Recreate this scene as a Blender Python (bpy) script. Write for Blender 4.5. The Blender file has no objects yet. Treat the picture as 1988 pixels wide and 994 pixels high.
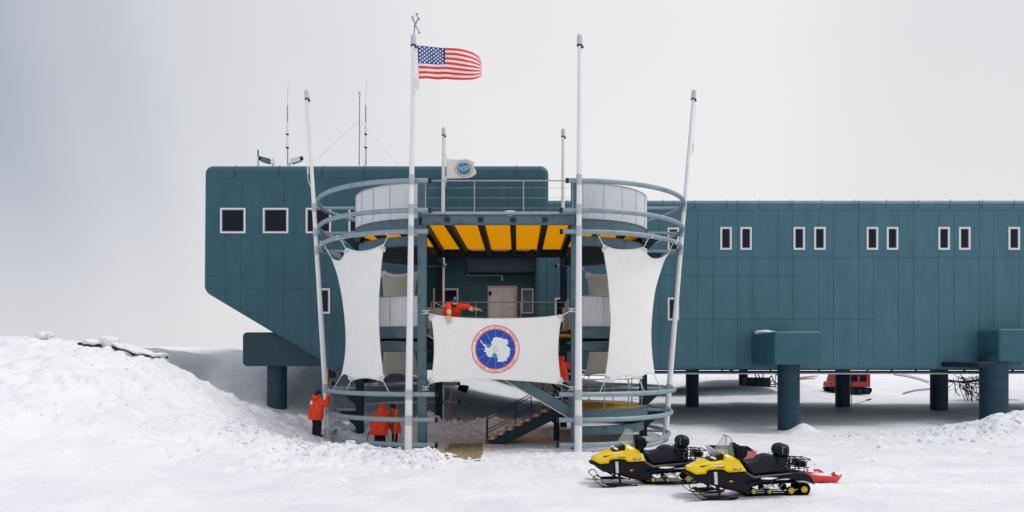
import bpy, bmesh, math, random
import numpy as np
from mathutils import Vector, Matrix, noise as mnoise
R = math.radians
random.seed(7); rng = np.random.default_rng(7)
scene = bpy.context.scene
col = scene.collection

# ------------------------------------------------------------------ camera, sky, sun, exposure
F = 1368.0; XV = 1005.0; YH = 690.0; EYE = 3.3
cam_data = bpy.data.cameras.new('camera')
cam = bpy.data.objects.new('camera', cam_data); col.objects.link(cam)
cam.location = (0, 0, EYE); cam.rotation_euler = (R(90), 0, 0)
cam_data.sensor_width = 36; cam_data.lens = F/1988*36
cam_data.shift_y = (YH-497)/1988; cam_data.shift_x = -(XV-994)/1988
cam_data.clip_end = 20000; cam_data.clip_start = 0.1
scene.camera = cam

SUN_EL, SUN_AZ = 64.0, 84.0     # azimuth clockwise from +Y
world = bpy.data.worlds.new('World'); scene.world = world; world.use_nodes = True
nt = world.node_tree; nt.nodes.clear()
def N(t, **k):
    n = nt.nodes.new(t)
    for a, b in k.items(): setattr(n, a, b)
    return n
wo = N('ShaderNodeOutputWorld'); bg = N('ShaderNodeBackground'); bg.inputs[1].default_value = 0.1
nt.links.new(bg.outputs[0], wo.inputs[0])
sky = N('ShaderNodeTexSky', sky_type='NISHITA', sun_disc=False)
sky.sun_elevation = R(SUN_EL); sky.sun_rotation = R(SUN_AZ)
tc = N('ShaderNodeTexCoord'); sep = N('ShaderNodeSeparateXYZ'); nt.links.new(tc.outputs['Generated'], sep.inputs[0])
def ramp(src, pts, interp='EASE'):
    r = N('ShaderNodeValToRGB'); r.color_ramp.interpolation = interp
    while len(r.color_ramp.elements) < len(pts): r.color_ramp.elements.new(0.5)
    for e, (p, c) in zip(r.color_ramp.elements, pts):
        e.position = p; e.color = (c[0], c[1], c[2], 1)
    nt.links.new(src, r.inputs[0]); return r
def math2(op, a, b, c=None):
    m = N('ShaderNodeMath', operation=op)
    for i, v in enumerate((a, b, c)):
        if v is None: continue
        if isinstance(v, (int, float)): m.inputs[i].default_value = v
        else: nt.links.new(v, m.inputs[i])
    return m.outputs[0]
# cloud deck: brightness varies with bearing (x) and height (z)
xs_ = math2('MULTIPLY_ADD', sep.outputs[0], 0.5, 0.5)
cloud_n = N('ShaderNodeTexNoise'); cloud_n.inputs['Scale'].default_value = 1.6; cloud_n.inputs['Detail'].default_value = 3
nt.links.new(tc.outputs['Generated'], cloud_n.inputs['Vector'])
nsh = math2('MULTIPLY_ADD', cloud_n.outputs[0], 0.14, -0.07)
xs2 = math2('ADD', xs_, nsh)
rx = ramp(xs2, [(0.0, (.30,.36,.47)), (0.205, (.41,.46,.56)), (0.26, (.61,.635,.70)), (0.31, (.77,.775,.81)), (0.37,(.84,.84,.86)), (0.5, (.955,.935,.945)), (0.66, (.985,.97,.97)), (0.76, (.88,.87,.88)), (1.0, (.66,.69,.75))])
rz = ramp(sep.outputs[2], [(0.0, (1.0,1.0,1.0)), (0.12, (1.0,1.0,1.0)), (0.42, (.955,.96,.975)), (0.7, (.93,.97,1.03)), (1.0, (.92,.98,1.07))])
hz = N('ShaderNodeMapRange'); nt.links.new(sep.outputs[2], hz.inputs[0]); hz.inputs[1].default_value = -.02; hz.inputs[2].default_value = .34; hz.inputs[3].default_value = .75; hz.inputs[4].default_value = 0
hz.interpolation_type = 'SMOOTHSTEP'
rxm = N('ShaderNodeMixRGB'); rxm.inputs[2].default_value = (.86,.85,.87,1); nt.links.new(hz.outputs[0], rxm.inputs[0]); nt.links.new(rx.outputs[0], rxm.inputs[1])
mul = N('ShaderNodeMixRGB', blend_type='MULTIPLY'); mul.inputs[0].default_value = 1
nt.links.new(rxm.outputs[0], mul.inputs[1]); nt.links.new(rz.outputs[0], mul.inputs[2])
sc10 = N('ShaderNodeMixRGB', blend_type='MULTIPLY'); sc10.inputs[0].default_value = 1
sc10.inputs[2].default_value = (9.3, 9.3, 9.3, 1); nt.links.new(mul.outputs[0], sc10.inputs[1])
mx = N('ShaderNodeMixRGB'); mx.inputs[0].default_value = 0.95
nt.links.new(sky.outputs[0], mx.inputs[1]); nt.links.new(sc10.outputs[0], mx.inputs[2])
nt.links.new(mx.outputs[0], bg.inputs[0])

sl = bpy.data.lights.new('sun', 'SUN'); sl.energy = 1.6; sl.angle = R(15); sl.color = (1, .965, .92)
so = bpy.data.objects.new('sun', sl); col.objects.link(so); so.location = (8, -12, 30)
sdir = Vector((math.sin(R(SUN_AZ))*math.cos(R(SUN_EL)), math.cos(R(SUN_AZ))*math.cos(R(SUN_EL)), math.sin(R(SUN_EL))))
so.rotation_euler = sdir.to_track_quat('Z', 'Y').to_euler()
vs = scene.view_settings
vs.view_transform = 'Standard'; vs.look = 'None'; vs.exposure = 0.0; vs.gamma = 1; vs.use_curve_mapping = False

# ------------------------------------------------------------------ helpers
def P(px, py, Y): return Vector(((px-XV)*Y/F, Y, EYE+(YH-py)*Y/F))
def PX(px, Y): return (px-XV)*Y/F
def PZ(py, Y): return EYE+(YH-py)*Y/F

def tag(o, label, cat, group=None, kind=None):
    if label: o['label'] = label
    if cat: o['category'] = cat
    if group: o['group'] = group
    if kind: o['kind'] = kind
    return o
def thing(name, label, cat, loc=(0,0,0), rz=0, group=None):
    o = bpy.data.objects.new(name, None); col.objects.link(o)
    o.location = loc; o.rotation_euler = (0,0,rz); o.empty_display_size = .1
    tag(o, label, cat, group); return o

MATS = {}
def mat(name, color, rough=.6, metal=0, bump=0, bscale=20, var=0, vscale=3, spec=.5, alpha=1, dirt=None, coat=0, stretch=None):
    if name in MATS: return MATS[name]
    m = bpy.data.materials.new(name); m.use_nodes = True; t = m.node_tree
    b = t.nodes['Principled BSDF']
    b.inputs['Base Color'].default_value = (*color, 1); b.inputs['Roughness'].default_value = rough
    b.inputs['Metallic'].default_value = metal; b.inputs['Specular IOR Level'].default_value = spec
    b.inputs['Alpha'].default_value = alpha
    if coat: b.inputs['Coat Weight'].default_value = coat
    co = t.nodes.new('ShaderNodeTexCoord'); vec = co.outputs['Object']
    if stretch:
        mp = t.nodes.new('ShaderNodeMapping'); mp.inputs['Scale'].default_value = stretch
        t.links.new(vec, mp.inputs['Vector']); vec = mp.outputs['Vector']
    if var or dirt:
        n = t.nodes.new('ShaderNodeTexNoise'); n.inputs['Scale'].default_value = vscale; n.inputs['Detail'].default_value = 6
        n.inputs['Roughness'].default_value = .65
        t.links.new(vec, n.inputs['Vector'])
        r = t.nodes.new('ShaderNodeValToRGB')
        c2 = dirt if dirt else tuple(c*(1-var) for c in color)
        c1 = color if dirt else tuple(min(1, c*(1+var)) for c in color)
        r.color_ramp.elements[0].position = .34 if not dirt else .3; r.color_ramp.elements[0].color = (*c2, 1)
        r.color_ramp.elements[1].position = .66 if not dirt else .47; r.color_ramp.elements[1].color = (*c1, 1)
        t.links.new(n.outputs[0], r.inputs[0]); t.links.new(r.outputs[0], b.inputs['Base Color'])
        mr = t.nodes.new('ShaderNodeMapRange'); mr.inputs[3].default_value = min(1, rough+.12); mr.inputs[4].default_value = max(.02, rough-.1)
        t.links.new(n.outputs[0], mr.inputs[0]); t.links.new(mr.outputs[0], b.inputs['Roughness'])
    if bump:
        n2 = t.nodes.new('ShaderNodeTexNoise'); n2.inputs['Scale'].default_value = bscale; n2.inputs['Detail'].default_value = 5
        t.links.new(vec, n2.inputs['Vector'])
        bp = t.nodes.new('ShaderNodeBump'); bp.inputs['Strength'].default_value = bump; bp.inputs['Distance'].default_value = .03
        t.links.new(n2.outputs[0], bp.inputs['Height']); t.links.new(bp.outputs[0], b.inputs['Normal'])
    MATS[name] = m; return m

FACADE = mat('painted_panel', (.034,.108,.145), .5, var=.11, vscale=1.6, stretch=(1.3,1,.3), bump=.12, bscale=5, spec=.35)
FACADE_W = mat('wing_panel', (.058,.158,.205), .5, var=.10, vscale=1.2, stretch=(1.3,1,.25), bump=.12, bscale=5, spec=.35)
FACADE_D = mat('panel_joint', (.016,.05,.07), .7)
FACADE_B = mat('girder_cladding', (.034,.120,.160), .5, var=.1, vscale=2, spec=.35)
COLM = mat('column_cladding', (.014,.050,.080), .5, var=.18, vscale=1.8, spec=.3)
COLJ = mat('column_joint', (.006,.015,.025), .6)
WHITE = mat('white_trim', (.80,.80,.80), .5)
GREYTRIM = mat('grey_trim', (.34,.34,.36), .5)
GLASS = mat('dark_glass', (.003,.005,.022), .18, spec=.22)
GLASSB = mat('blue_glass', (.02,.07,.14), .12, spec=.5)
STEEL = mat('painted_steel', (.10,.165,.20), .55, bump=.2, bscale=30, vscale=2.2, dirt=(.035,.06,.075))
STEEL_D = mat('dark_and_shaded_steel', (.010,.026,.044), .6, spec=.25, var=.3, vscale=3)  # near-black fittings; rear tower steel has its shade put into this colour
GALV = mat('galvanised_tube', (.27,.35,.395), .5, metal=.15, vscale=2.6, dirt=(.17,.235,.27), bump=.1, bscale=40)
GALVL = mat('galvanised_rail', (.36,.38,.38), .45, metal=.4, var=.15, vscale=8)
SCREEN = mat('corrugated_sheet', (.76,.78,.80), .45, metal=.1, var=.02, vscale=4)
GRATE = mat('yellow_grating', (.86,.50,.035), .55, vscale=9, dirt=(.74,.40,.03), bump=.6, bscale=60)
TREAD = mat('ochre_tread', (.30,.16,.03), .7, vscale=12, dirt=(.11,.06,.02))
POLE = mat('white_pole_paint', (.84,.83,.84), .38, vscale=1.5, dirt=(.74,.74,.76), stretch=(3,3,.6))
SLEEVE = mat('pole_sleeve', (.47,.49,.52), .4, metal=.2, var=.1)
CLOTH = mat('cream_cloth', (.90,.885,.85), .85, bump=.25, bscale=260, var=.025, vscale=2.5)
CLOTHG = mat('shaded_cloth', (.76,.75,.69), .85, bump=.25, bscale=200, var=.05, vscale=3)  # rear banners: same cream cloth, with their shade put into a greyer colour
ROPE = mat('white_rope', (.72,.72,.68), .8)
BLACK = mat('black_plastic', (.005,.006,.011), .42, bump=.15, bscale=40, spec=.22)
RUBBER = mat('black_rubber', (.006,.006,.009), .7, bump=.4, bscale=50, spec=.15)
SEATM = mat('black_vinyl', (.006,.007,.017), .5, bump=.3, bscale=25, spec=.25)
YEL = mat('yellow_hood', (.98,.66,.0), .32, coat=.3, var=.03)
YELW = mat('yellow_wheel', (.80,.50,.01), .45, var=.1, vscale=15)
CHROME = mat('bare_metal', (.55,.57,.6), .3, metal=.8)
PARKA = mat('red_parka', (.85,.055,.012), .75, bump=.7, bscale=9, var=.14, vscale=5)
TROUS = mat('black_trousers', (.006,.006,.009), .8, bump=.5, bscale=12)
SKIN = mat('skin', (.42,.22,.15), .55)
GLOVE = mat('tan_glove', (.48,.33,.16), .8, bump=.4, bscale=30)
BAMBOO = mat('bamboo', (.50,.33,.13), .6, var=.25, vscale=15)
HATB = mat('blue_knit', (.02,.06,.22), .9, bump=.6, bscale=60)
HATK = mat('black_knit', (.012,.014,.022), .9, bump=.6, bscale=60)
RED = mat('flag_red', (.85,.04,.02), .8, bump=.1, bscale=120)
FWHITE = mat('flag_white', (.82,.82,.84), .8, bump=.1, bscale=120)
BLUE = mat('flag_blue', (.012,.06,.26), .8, bump=.1, bscale=120)
LOGOBLUE = mat('emblem_blue', (.0,.085,.44), .8, bump=.1, bscale=120)
LOGORED = mat('emblem_red', (.72,.035,.025), .8)
LOGOPINK = mat('emblem_line', (.60,.10,.12), .8)
TEAL = mat('emblem_teal', (.0,.34,.34), .8)
PLY = mat('weathered_plywood', (.25,.19,.09), .85, vscale=5, dirt=(.42,.38,.30), bump=.4, bscale=20)
ORANGE = mat('orange_marker', (.85,.28,.02), .5)
SLEDRED = mat('red_plastic', (.72,.05,.05), .45, var=.08)
SLEDPINK = mat('faded_red_plastic', (.72,.20,.22), .5)
SLEDWHITE = mat('white_plastic', (.72,.72,.72), .5, var=.06)
CARRED = mat('vehicle_red', (.50,.04,.025), .45, var=.1)
YGOLD = mat('gold_thread', (.50,.38,.05), .7)

def translucent(m, color, w):
    """thin sheet that lets daylight through"""
    t = m.node_tree; b = t.nodes['Principled BSDF']; out = t.nodes['Material Output']
    tr = t.nodes.new('ShaderNodeBsdfTranslucent'); tr.inputs[0].default_value = (*color, 1)
    mxs = t.nodes.new('ShaderNodeMixShader'); mxs.inputs[0].default_value = w
    t.links.new(b.outputs[0], mxs.inputs[1]); t.links.new(tr.outputs[0], mxs.inputs[2]); t.links.new(mxs.outputs[0], out.inputs[0])
def grid_lines(m, per, dark):
    t = m.node_tree; b = t.nodes['Principled BSDF']; src = b.inputs['Base Color'].links[0].from_socket
    co = t.nodes.new('ShaderNodeTexCoord'); sp = t.nodes.new('ShaderNodeSeparateXYZ'); t.links.new(co.outputs['Object'], sp.inputs[0]); outs = []
    for ax in (0, 1):
        q = t.nodes.new('ShaderNodeMath'); q.operation = 'PINGPONG'; q.inputs[1].default_value = per[ax]; t.links.new(sp.outputs[ax], q.inputs[0])
        g = t.nodes.new('ShaderNodeMath'); g.operation = 'GREATER_THAN'; g.inputs[1].default_value = per[ax]*.12; t.links.new(q.outputs[0], g.inputs[0]); outs.append(g.outputs[0])
    mn = t.nodes.new('ShaderNodeMath'); mn.operation = 'MINIMUM'; t.links.new(outs[0], mn.inputs[0]); t.links.new(outs[1], mn.inputs[1])
    mc = t.nodes.new('ShaderNodeMixRGB'); mc.inputs[1].default_value = (*dark, 1); t.links.new(mn.outputs[0], mc.inputs[0]); t.links.new(src, mc.inputs[2]); t.links.new(mc.outputs[0], b.inputs['Base Color'])
grid_lines(GRATE, (.11, .16), (.40,.19,.01))
translucent(GRATE, (1,.64,.05), .72)
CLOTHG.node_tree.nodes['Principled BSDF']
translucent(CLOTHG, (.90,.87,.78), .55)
V = Vector
class MB:
    """collects shapes, in world or local coordinates, and links them as one mesh"""
    def __init__(s): s.v = []; s.f = []; s.m = []; s.mats = []; s.cur = 0
    def use(s, m):
        if m not in s.mats: s.mats.append(m)
        s.cur = s.mats.index(m); return s
    def add(s, vs, fs):
        o = len(s.v); s.v += [tuple(v) for v in vs]
        s.f += [tuple(i+o for i in f) for f in fs]; s.m += [s.cur]*len(fs); return s
    def box(s, a, b, M=None):
        (x0,y0,z0),(x1,y1,z1) = a, b
        vs = [Vector(p) for p in ((x0,y0,z0),(x1,y0,z0),(x1,y1,z0),(x0,y1,z0),(x0,y0,z1),(x1,y0,z1),(x1,y1,z1),(x0,y1,z1))]
        if M: vs = [M@v for v in vs]
        return s.add(vs, [(0,3,2,1),(4,5,6,7),(0,1,5,4),(1,2,6,5),(2,3,7,6),(3,0,4,7)])
    def beam(s, p0, p1, w, h, up=Vector((0,0,1))):
        p0, p1 = Vector(p0), Vector(p1); d = (p1-p0); L = d.length; d.normalize()
        sd = d.cross(up)
        if sd.length < 1e-4: sd = d.cross(Vector((0,1,0)))
        sd.normalize(); u = sd.cross(d).normalized()
        M = Matrix((( *d,0),( *sd,0),( *u,0),(0,0,0,1))).transposed(); M.translation = p0
        return s.box((0,-w/2,-h/2),(L,w/2,h/2), M)
    def tube(s, pts, r, n=10, closed=False, cap=True):
        pts = [Vector(p) for p in pts]; k = len(pts)
        rs = r if isinstance(r, (list, tuple)) else [r]*k
        vs = []; prev = None
        for i, p in enumerate(pts):
            a = pts[i-1] if (i > 0 or closed) else p
            b = pts[(i+1) % k] if (i < k-1 or closed) else p
            d = (b-a).normalized()
            if prev is None:
                sd = d.cross(Vector((0,0,1)))
                if sd.length < 1e-3: sd = d.cross(Vector((1,0,0)))
            else: sd = prev - d*prev.dot(d)
            sd.normalize(); prev = sd; u = d.cross(sd)
            for j in range(n):
                t = 2*math.pi*j/n; vs.append(p + (sd*math.cos(t)+u*math.sin(t))*rs[i])
        fs = []
        for i in range(k if closed else k-1):
            a, b = i*n, ((i+1) % k)*n
            for j in range(n): fs.append((a+j, a+(j+1)%n, b+(j+1)%n, b+j))
        if cap and not closed:
            fs.append(tuple(range(n-1,-1,-1))); fs.append(tuple((k-1)*n+j for j in range(n)))
        return s.add(vs, fs)
    def ell(s, c, r, n=12, M=None):
        c = Vector(c); r = (r,r,r) if isinstance(r,(int,float)) else r
        vs = []; fs = []; m = n//2
        for i in range(1, m):
            t = math.pi*i/m
            for j in range(n):
                p = 2*math.pi*j/n
                vs.append(Vector((math.sin(t)*math.cos(p)*r[0], math.sin(t)*math.sin(p)*r[1], math.cos(t)*r[2])))
        vs.append(Vector((0,0,r[2]))); vs.append(Vector((0,0,-r[2])))
        T, B = len(vs)-2, len(vs)-1
        for i in range(m-2):
            for j in range(n): fs.append((i*n+j, (i+1)*n+j, (i+1)*n+(j+1)%n, i*n+(j+1)%n))
        for j in range(n):
            fs.append((T, j, (j+1)%n)); fs.append((B, (m-2)*n+(j+1)%n, (m-2)*n+j))
        if M: vs = [M@v for v in vs]
        return s.add([v+c for v in vs], fs)
    def capsule(s, p0, p1, r0, r1=None, n=12):
        r1 = r0 if r1 is None else r1
        p0, p1 = Vector(p0), Vector(p1); d = (p1-p0)
        if d.length < 1e-6: return s.ell(p0, r0, n)
        d.normalize(); pts = []; rr = []
        for a in (85, 60, 35, 12): pts.append(p0-d*r0*math.sin(R(a))); rr.append(r0*math.cos(R(a)))
        pts.append(p0); rr.append(r0); pts.append(p1); rr.append(r1)
        for a in (12, 35, 60, 85): pts.append(p1+d*r1*math.sin(R(a))); rr.append(r1*math.cos(R(a)))
        return s.tube(pts, rr, n)
    def prism(s, prof, hw, bev=.02):
        """side profile (x,z) extruded over y, half width hw(x,z), soft edges"""
        k = len(prof)
        area = sum(prof[i][0]*prof[(i+1)%k][1]-prof[(i+1)%k][0]*prof[i][1] for i in range(k))
        if area < 0: prof = prof[::-1]
        f = hw if callable(hw) else (lambda x, z: hw)
        ins = []
        for i in range(k):
            a, b, c = Vector(prof[i-1]), Vector(prof[i]), Vector(prof[(i+1)%k])
            d1 = (b-a).normalized(); d2 = (c-b).normalized()
            n = Vector((-d1.y-d2.y, d1.x+d2.x)); n = n.normalized() if n.length > 1e-6 else Vector((-d1.y,d1.x))
            ins.append(b+n*bev)
        vs = []
        for sgn, pr, off in ((-1, ins, 0), (-1, prof, bev), (1, prof, bev), (1, ins, 0)):
            for (x, z) in pr: vs.append(Vector((x, sgn*max(.005, f(x,z)-off), z)))
        fs = [tuple(range(k)), tuple(3*k+i for i in range(k-1,-1,-1))]
        for q in range(3):
            for i in range(k): fs.append((q*k+i, (q+1)*k+i, (q+1)*k+(i+1)%k, q*k+(i+1)%k))
        return s.add(vs, fs)
    def arc(s, c, rad, a0, a1, z0, z1, th, n=40, ry=None):
        """curved plate: rectangle section swept on an arc"""
        vs = []; fs = []
        for i in range(n+1):
            t = a0+(a1-a0)*i/n
            for (r, z) in ((rad-th, z0), (rad, z0), (rad, z1), (rad-th, z1)):
                vs.append((c[0]+r*math.cos(t), c[1]+r*math.sin(t), z))
        for i in range(n):
            for j in range(4): fs.append((i*4+j, (i+1)*4+j, (i+1)*4+(j+1)%4, i*4+(j+1)%4))
        fs += [(0,1,2,3), tuple(n*4+j for j in (3,2,1,0))]
        return s.add(vs, fs)
    def build(s, name, m=None, parent=None, smooth=35, world=True, fix=True):
        me = bpy.data.meshes.new(name)
        off = Vector(parent_loc(parent)) if (parent is not None and world) else Vector((0,0,0))
        me.from_pydata([tuple(Vector(v)-off) for v in s.v], [], s.f)
        ms = s.mats if s.mats else [m]
        for q in ms: me.materials.append(q)
        if len(ms) > 1: me.polygons.foreach_set('material_index', s.m)
        if fix:
            bm = bmesh.new(); bm.from_mesh(me)
            bmesh.ops.recalc_face_normals(bm, faces=bm.faces); bm.to_mesh(me); bm.free()
        if smooth:
            me.polygons.foreach_set('use_smooth', [True]*len(me.polygons)); me.set_sharp_from_angle(angle=R(smooth))
        me.update()
        o = bpy.data.objects.new(name, me); col.objects.link(o)
        if parent is not None: o.parent = parent
        return o
def parent_loc(p):
    L = Vector((0,0,0))
    while p is not None: L += Vector(p.location); p = p.parent
    return L
def solidify(o, t, off=0):
    md = o.modifiers.new('thickness', 'SOLIDIFY'); md.thickness = t; md.offset = off; return o

def letters(body, size):
    """text as flat mesh data (x right, y up), list of (verts, faces)"""
    cu = bpy.data.curves.new('lettering', 'FONT'); cu.body = body; cu.size = size; cu.align_x = 'CENTER'; cu.resolution_u = 2
    o = bpy.data.objects.new('lettering', cu); col.objects.link(o)
    dg = bpy.context.evaluated_depsgraph_get(); dg.update()
    me = o.evaluated_get(dg).to_mesh()
    vs = [v.co.copy() for v in me.vertices]; fs = [tuple(p.vertices) for p in me.polygons]
    bpy.data.objects.remove(o); bpy.data.curves.remove(cu)
    return vs, fs

# ------------------------------------------------------------------ terrain
def sstep(a, b, x):
    t = np.clip((x-a)/(b-a), 0, 1); return t*t*(3-2*t)
def vnoise(x, y, seed=0):
    xi = np.floor(x).astype(np.int64); yi = np.floor(y).astype(np.int64); xf = x-xi; yf = y-yi
    def h(a, b):
        n = (a*374761393 + b*668265263 + seed*1442695041) & 0xffffffff
        n = ((n ^ (n >> 13))*1274126177) & 0xffffffff
        return ((n ^ (n >> 16)) & 0xffff)/65535.0
    u = xf*xf*(3-2*xf); v = yf*yf*(3-2*yf)
    return (h(xi,yi)*(1-u)+h(xi+1,yi)*u)*(1-v) + (h(xi,yi+1)*(1-u)+h(xi+1,yi+1)*u)*v - .5
def fbm(x, y, o=4, seed=0):
    r = 0; a = 1
    for i in range(o): r = r + a*vnoise(x*2**i+7.3*i, y*2**i+3.1*i, seed+i); a *= .5
    return r
# cloud of clods for the dug-up snow
def clod_list():
    L = []
    def put(n, fx, fy, r0, r1, hh):
        for _ in range(n):
            L.append((fx(), fy(), random.uniform(r0, r1), random.uniform(.4, 1)*hh))
    for _ in range(1500):      # front berm
        t = random.random(); x = -9.5+7.8*t; y = 22.9-1.1*max(0,(x+5)/2.8) + random.gauss(0, .7)
        r = random.uniform(.05, .2)*(1 if random.random()<.85 else 1.4); L.append((x, y, r, r*random.uniform(.2,.6)))
    for _ in range(900):      # bank behind the ring
        x = random.uniform(-9, 1.5); y = 29.6+random.gauss(0,.5)+.12*(x+4)
        r = random.uniform(.06, .22); L.append((x, y, r, r*random.uniform(.2,.55)))
    for _ in range(1500):      # rough left slope
        x = random.uniform(-16, -5.5); y = random.uniform(19, 28)
        r = random.uniform(.05, .22); L.append((x, y, r, r*random.uniform(.15,.5)))
    for _ in range(260):
        x = random.uniform(-3, 6); y = random.uniform(21.5, 31)
        r = random.uniform(.04, .12); L.append((x, y, r, r*random.uniform(.2,.5)))
    for _ in range(500):
        x = random.gauss(19, 3.2); y = random.gauss(28, 1.8)
        r = random.uniform(.06, .22); L.append((x, y, r, r*random.uniform(.2,.4)))
    return L
CLODS = clod_list()
def base_h(x, y):
    x = np.asarray(x, float); y = np.asarray(y, float)
    wob = fbm(x*.35, y*.35, 3, 3)
    # left drift
    rx_ = [-400,-60,-30,-20.6,-17,-15.5,-13.8,-11.8,-10,-7.8,-6.3,-5]; rz_ = [4.15,4.15,4.0,3.88,3.72,3.5,3.0,1.95,1.2,.28,.03,0]
    ridge = np.interp(x+.5*wob, rx_, rz_)
    front = sstep(9, 27, y)
    scoop = 1-sstep(27.6, 31.5, y)*sstep(-19, -15, x)
    h = ridge*front*scoop*(1-.3*sstep(30, 60, y)*sstep(-30,-20,x))
    # hill beyond, left
    t = (-x*.5+(y-33)*.9-5.5+3.2*sstep(-9,-14,x))/22
    hill = 3.75*sstep(0, 1, t)*sstep(-3, 13, -x+2)*sstep(28.5, 33, y)
    k_ = .45; dm = np.abs(h-hill); h = np.maximum(h, hill)+np.where(dm < k_, (k_-dm)**2/(4*k_), 0)*sstep(.02,.5,np.maximum(h,hill))
    h = h + .10*fbm(x*.9+y*.35, y*.25-x*.1, 4, 77)*sstep(-6,-10,x)*sstep(30,34,y)
    # berm in front of the ring and bank behind it
    bx = sstep(-12,-9,x)*(1-sstep(-3.0,-1.7,x))
    yb = 22.9-1.1*np.clip((x+5)/2.8,0,1.2)+.25*wob
    h = h + .21*bx*np.exp(-((y-yb)/.85)**2)*(1+.8*fbm(x*1.3,y*1.3,3,11))
    h = h - .28*np.exp(-(((x+5.2)/2.0)**4+((y-26.6)/1.5)**4))
    yk = 29.6+.12*(x+4)
    bk = sstep(-10,-8,x)*(1-sstep(-1,2.2,x))
    h = h + .52*bk*np.exp(-((y-yk)/.6)**2)*(1+1.1*fbm(x*1.1,y*1.1,3,21))
    h = h + .24*np.exp(-((x-1.0)/2.2)**2-((y-28.4)/.6)**2)*(1+fbm(x*1.4,y*1.4,3,51))
    # column drift, right pile
    h = h + .42*np.exp(-((x-13.1)/.55)**2-((y-32.3)/.45)**2)
    h = h + 1.0*np.exp(-((x-20.5)/2.9)**2-((y-28.3)/2.4)**2)*(1+.5*fbm(x*.9,y*.9,3,31))
    h = h - .18*sstep(5,9,x)*(1-sstep(17,20,x))*sstep(27,32,y)*(1-sstep(36,40,y))
    # mounds beyond the building
    far = sstep(48, 58, y)*(1-sstep(300, 700, y))
    h = h + far*np.maximum(0, fbm(x*.07+4, y*.07, 3, 41)*2.2+.05)*sstep(-12,0,x)
    # gentle sastrugi everywhere
    h = h + .10*fbm(x*.25, y*.12, 3, 5)*sstep(3,8,y) + .055*fbm(x*.9, y*1.7, 4, 6)
    rough = sstep(-3,-8,x)*sstep(17,23,y)*(1-sstep(29,33,y))
    h = h + rough*.32*np.abs(fbm(x*1.7, y*1.7, 4, 8))
    return h
CL = np.array(CLODS)
def ground(x, y):
    h = float(base_h(x, y))
    d = np.hypot(CL[:,0]-x, CL[:,1]-y)/CL[:,2]
    k = d < 1
    if k.any(): h += float(np.max(CL[k,3]*(1-d[k]**2.2)))
    return h

SNOW = bpy.data.materials.new('snow'); SNOW.use_nodes = True
def snow_nodes(m, b1=.5):
    t = m.node_tree; b = t.nodes['Principled BSDF']
    b.inputs['Base Color'].default_value = (.86,.86,.885,1); b.inputs['Roughness'].default_value = .62
    b.inputs['Specular IOR Level'].default_value = .25
    co = t.nodes.new('ShaderNodeTexCoord')
    n1 = t.nodes.new('ShaderNodeTexNoise'); n1.inputs['Scale'].default_value = 2.2; n1.inputs['Detail'].default_value = 9; n1.inputs['Roughness'].default_value = .62
    mp = t.nodes.new('ShaderNodeMapping'); mp.inputs['Scale'].default_value = (1, 1.5, 1); mp.inputs['Rotation'].default_value = (0,0,.3)
    t.links.new(co.outputs['Object'], mp.inputs[0]); t.links.new(mp.outputs[0], n1.inputs['Vector'])
    n2 = t.nodes.new('ShaderNodeTexNoise'); n2.inputs['Scale'].default_value = 16; n2.inputs['Detail'].default_value = 6
    t.links.new(co.outputs['Object'], n2.inputs['Vector'])
    b_1 = t.nodes.new('ShaderNodeBump'); b_1.inputs['Strength'].default_value = b1; b_1.inputs['Distance'].default_value = .12
    b_2 = t.nodes.new('ShaderNodeBump'); b_2.inputs['Strength'].default_value = b1*.8; b_2.inputs['Distance'].default_value = .03
    t.links.new(n1.outputs[0], b_1.inputs['Height']); t.links.new(n2.outputs[0], b_2.inputs['Height'])
    t.links.new(b_1.outputs[0], b_2.inputs['Normal']); t.links.new(b_2.outputs[0], b.inputs['Normal'])
    # old wind-packed snow is a touch greyer than fresh spoil
    n3 = t.nodes.new('ShaderNodeTexNoise'); n3.inputs['Scale'].default_value = .55; n3.inputs['Detail'].default_value = 5
    t.links.new(co.outputs['Object'], n3.inputs['Vector'])
    r = t.nodes.new('ShaderNodeValToRGB'); r.color_ramp.elements[0].position = .35; r.color_ramp.elements[1].position = .62
    r.color_ramp.elements[0].color = (.77,.77,.80,1); r.color_ramp.elements[1].color = (.86,.845,.852,1)
    t.links.new(n3.outputs[0], r.inputs[0])
    # trampled, slightly dirty snow at the foot of the stairs
    mp2 = t.nodes.new('ShaderNodeMapping'); mp2.inputs['Location'].default_value = (.12, -8.3, 0); mp2.inputs['Scale'].default_value = (.22, .32, .3)
    t.links.new(co.outputs['Object'], mp2.inputs[0])
    ln = t.nodes.new('ShaderNodeVectorMath'); ln.operation = 'LENGTH'; t.links.new(mp2.outputs[0], ln.inputs[0])
    ad = t.nodes.new('ShaderNodeMath'); ad.operation = 'MULTIPLY_ADD'; ad.inputs[1].default_value = .9; t.links.new(n1.outputs[0], ad.inputs[0]); t.links.new(ln.outputs['Value'], ad.inputs[2])
    r2 = t.nodes.new('ShaderNodeValToRGB'); r2.color_ramp.elements[0].position = .95; r2.color_ramp.elements[1].position = 1.6
    r2.color_ramp.elements[0].color = (1,1,1,1); r2.color_ramp.elements[1].color = (0,0,0,1); t.links.new(ad.outputs[0], r2.inputs[0])
    mxc = t.nodes.new('ShaderNodeMixRGB'); mxc.inputs[2].default_value = (.66,.655,.65,1)
    t.links.new(r2.outputs[0], mxc.inputs[0]); t.links.new(r.outputs[0], mxc.inputs[1]); t.links.new(mxc.outputs[0], b.inputs['Base Color'])
snow_nodes(SNOW, .75)

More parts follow.
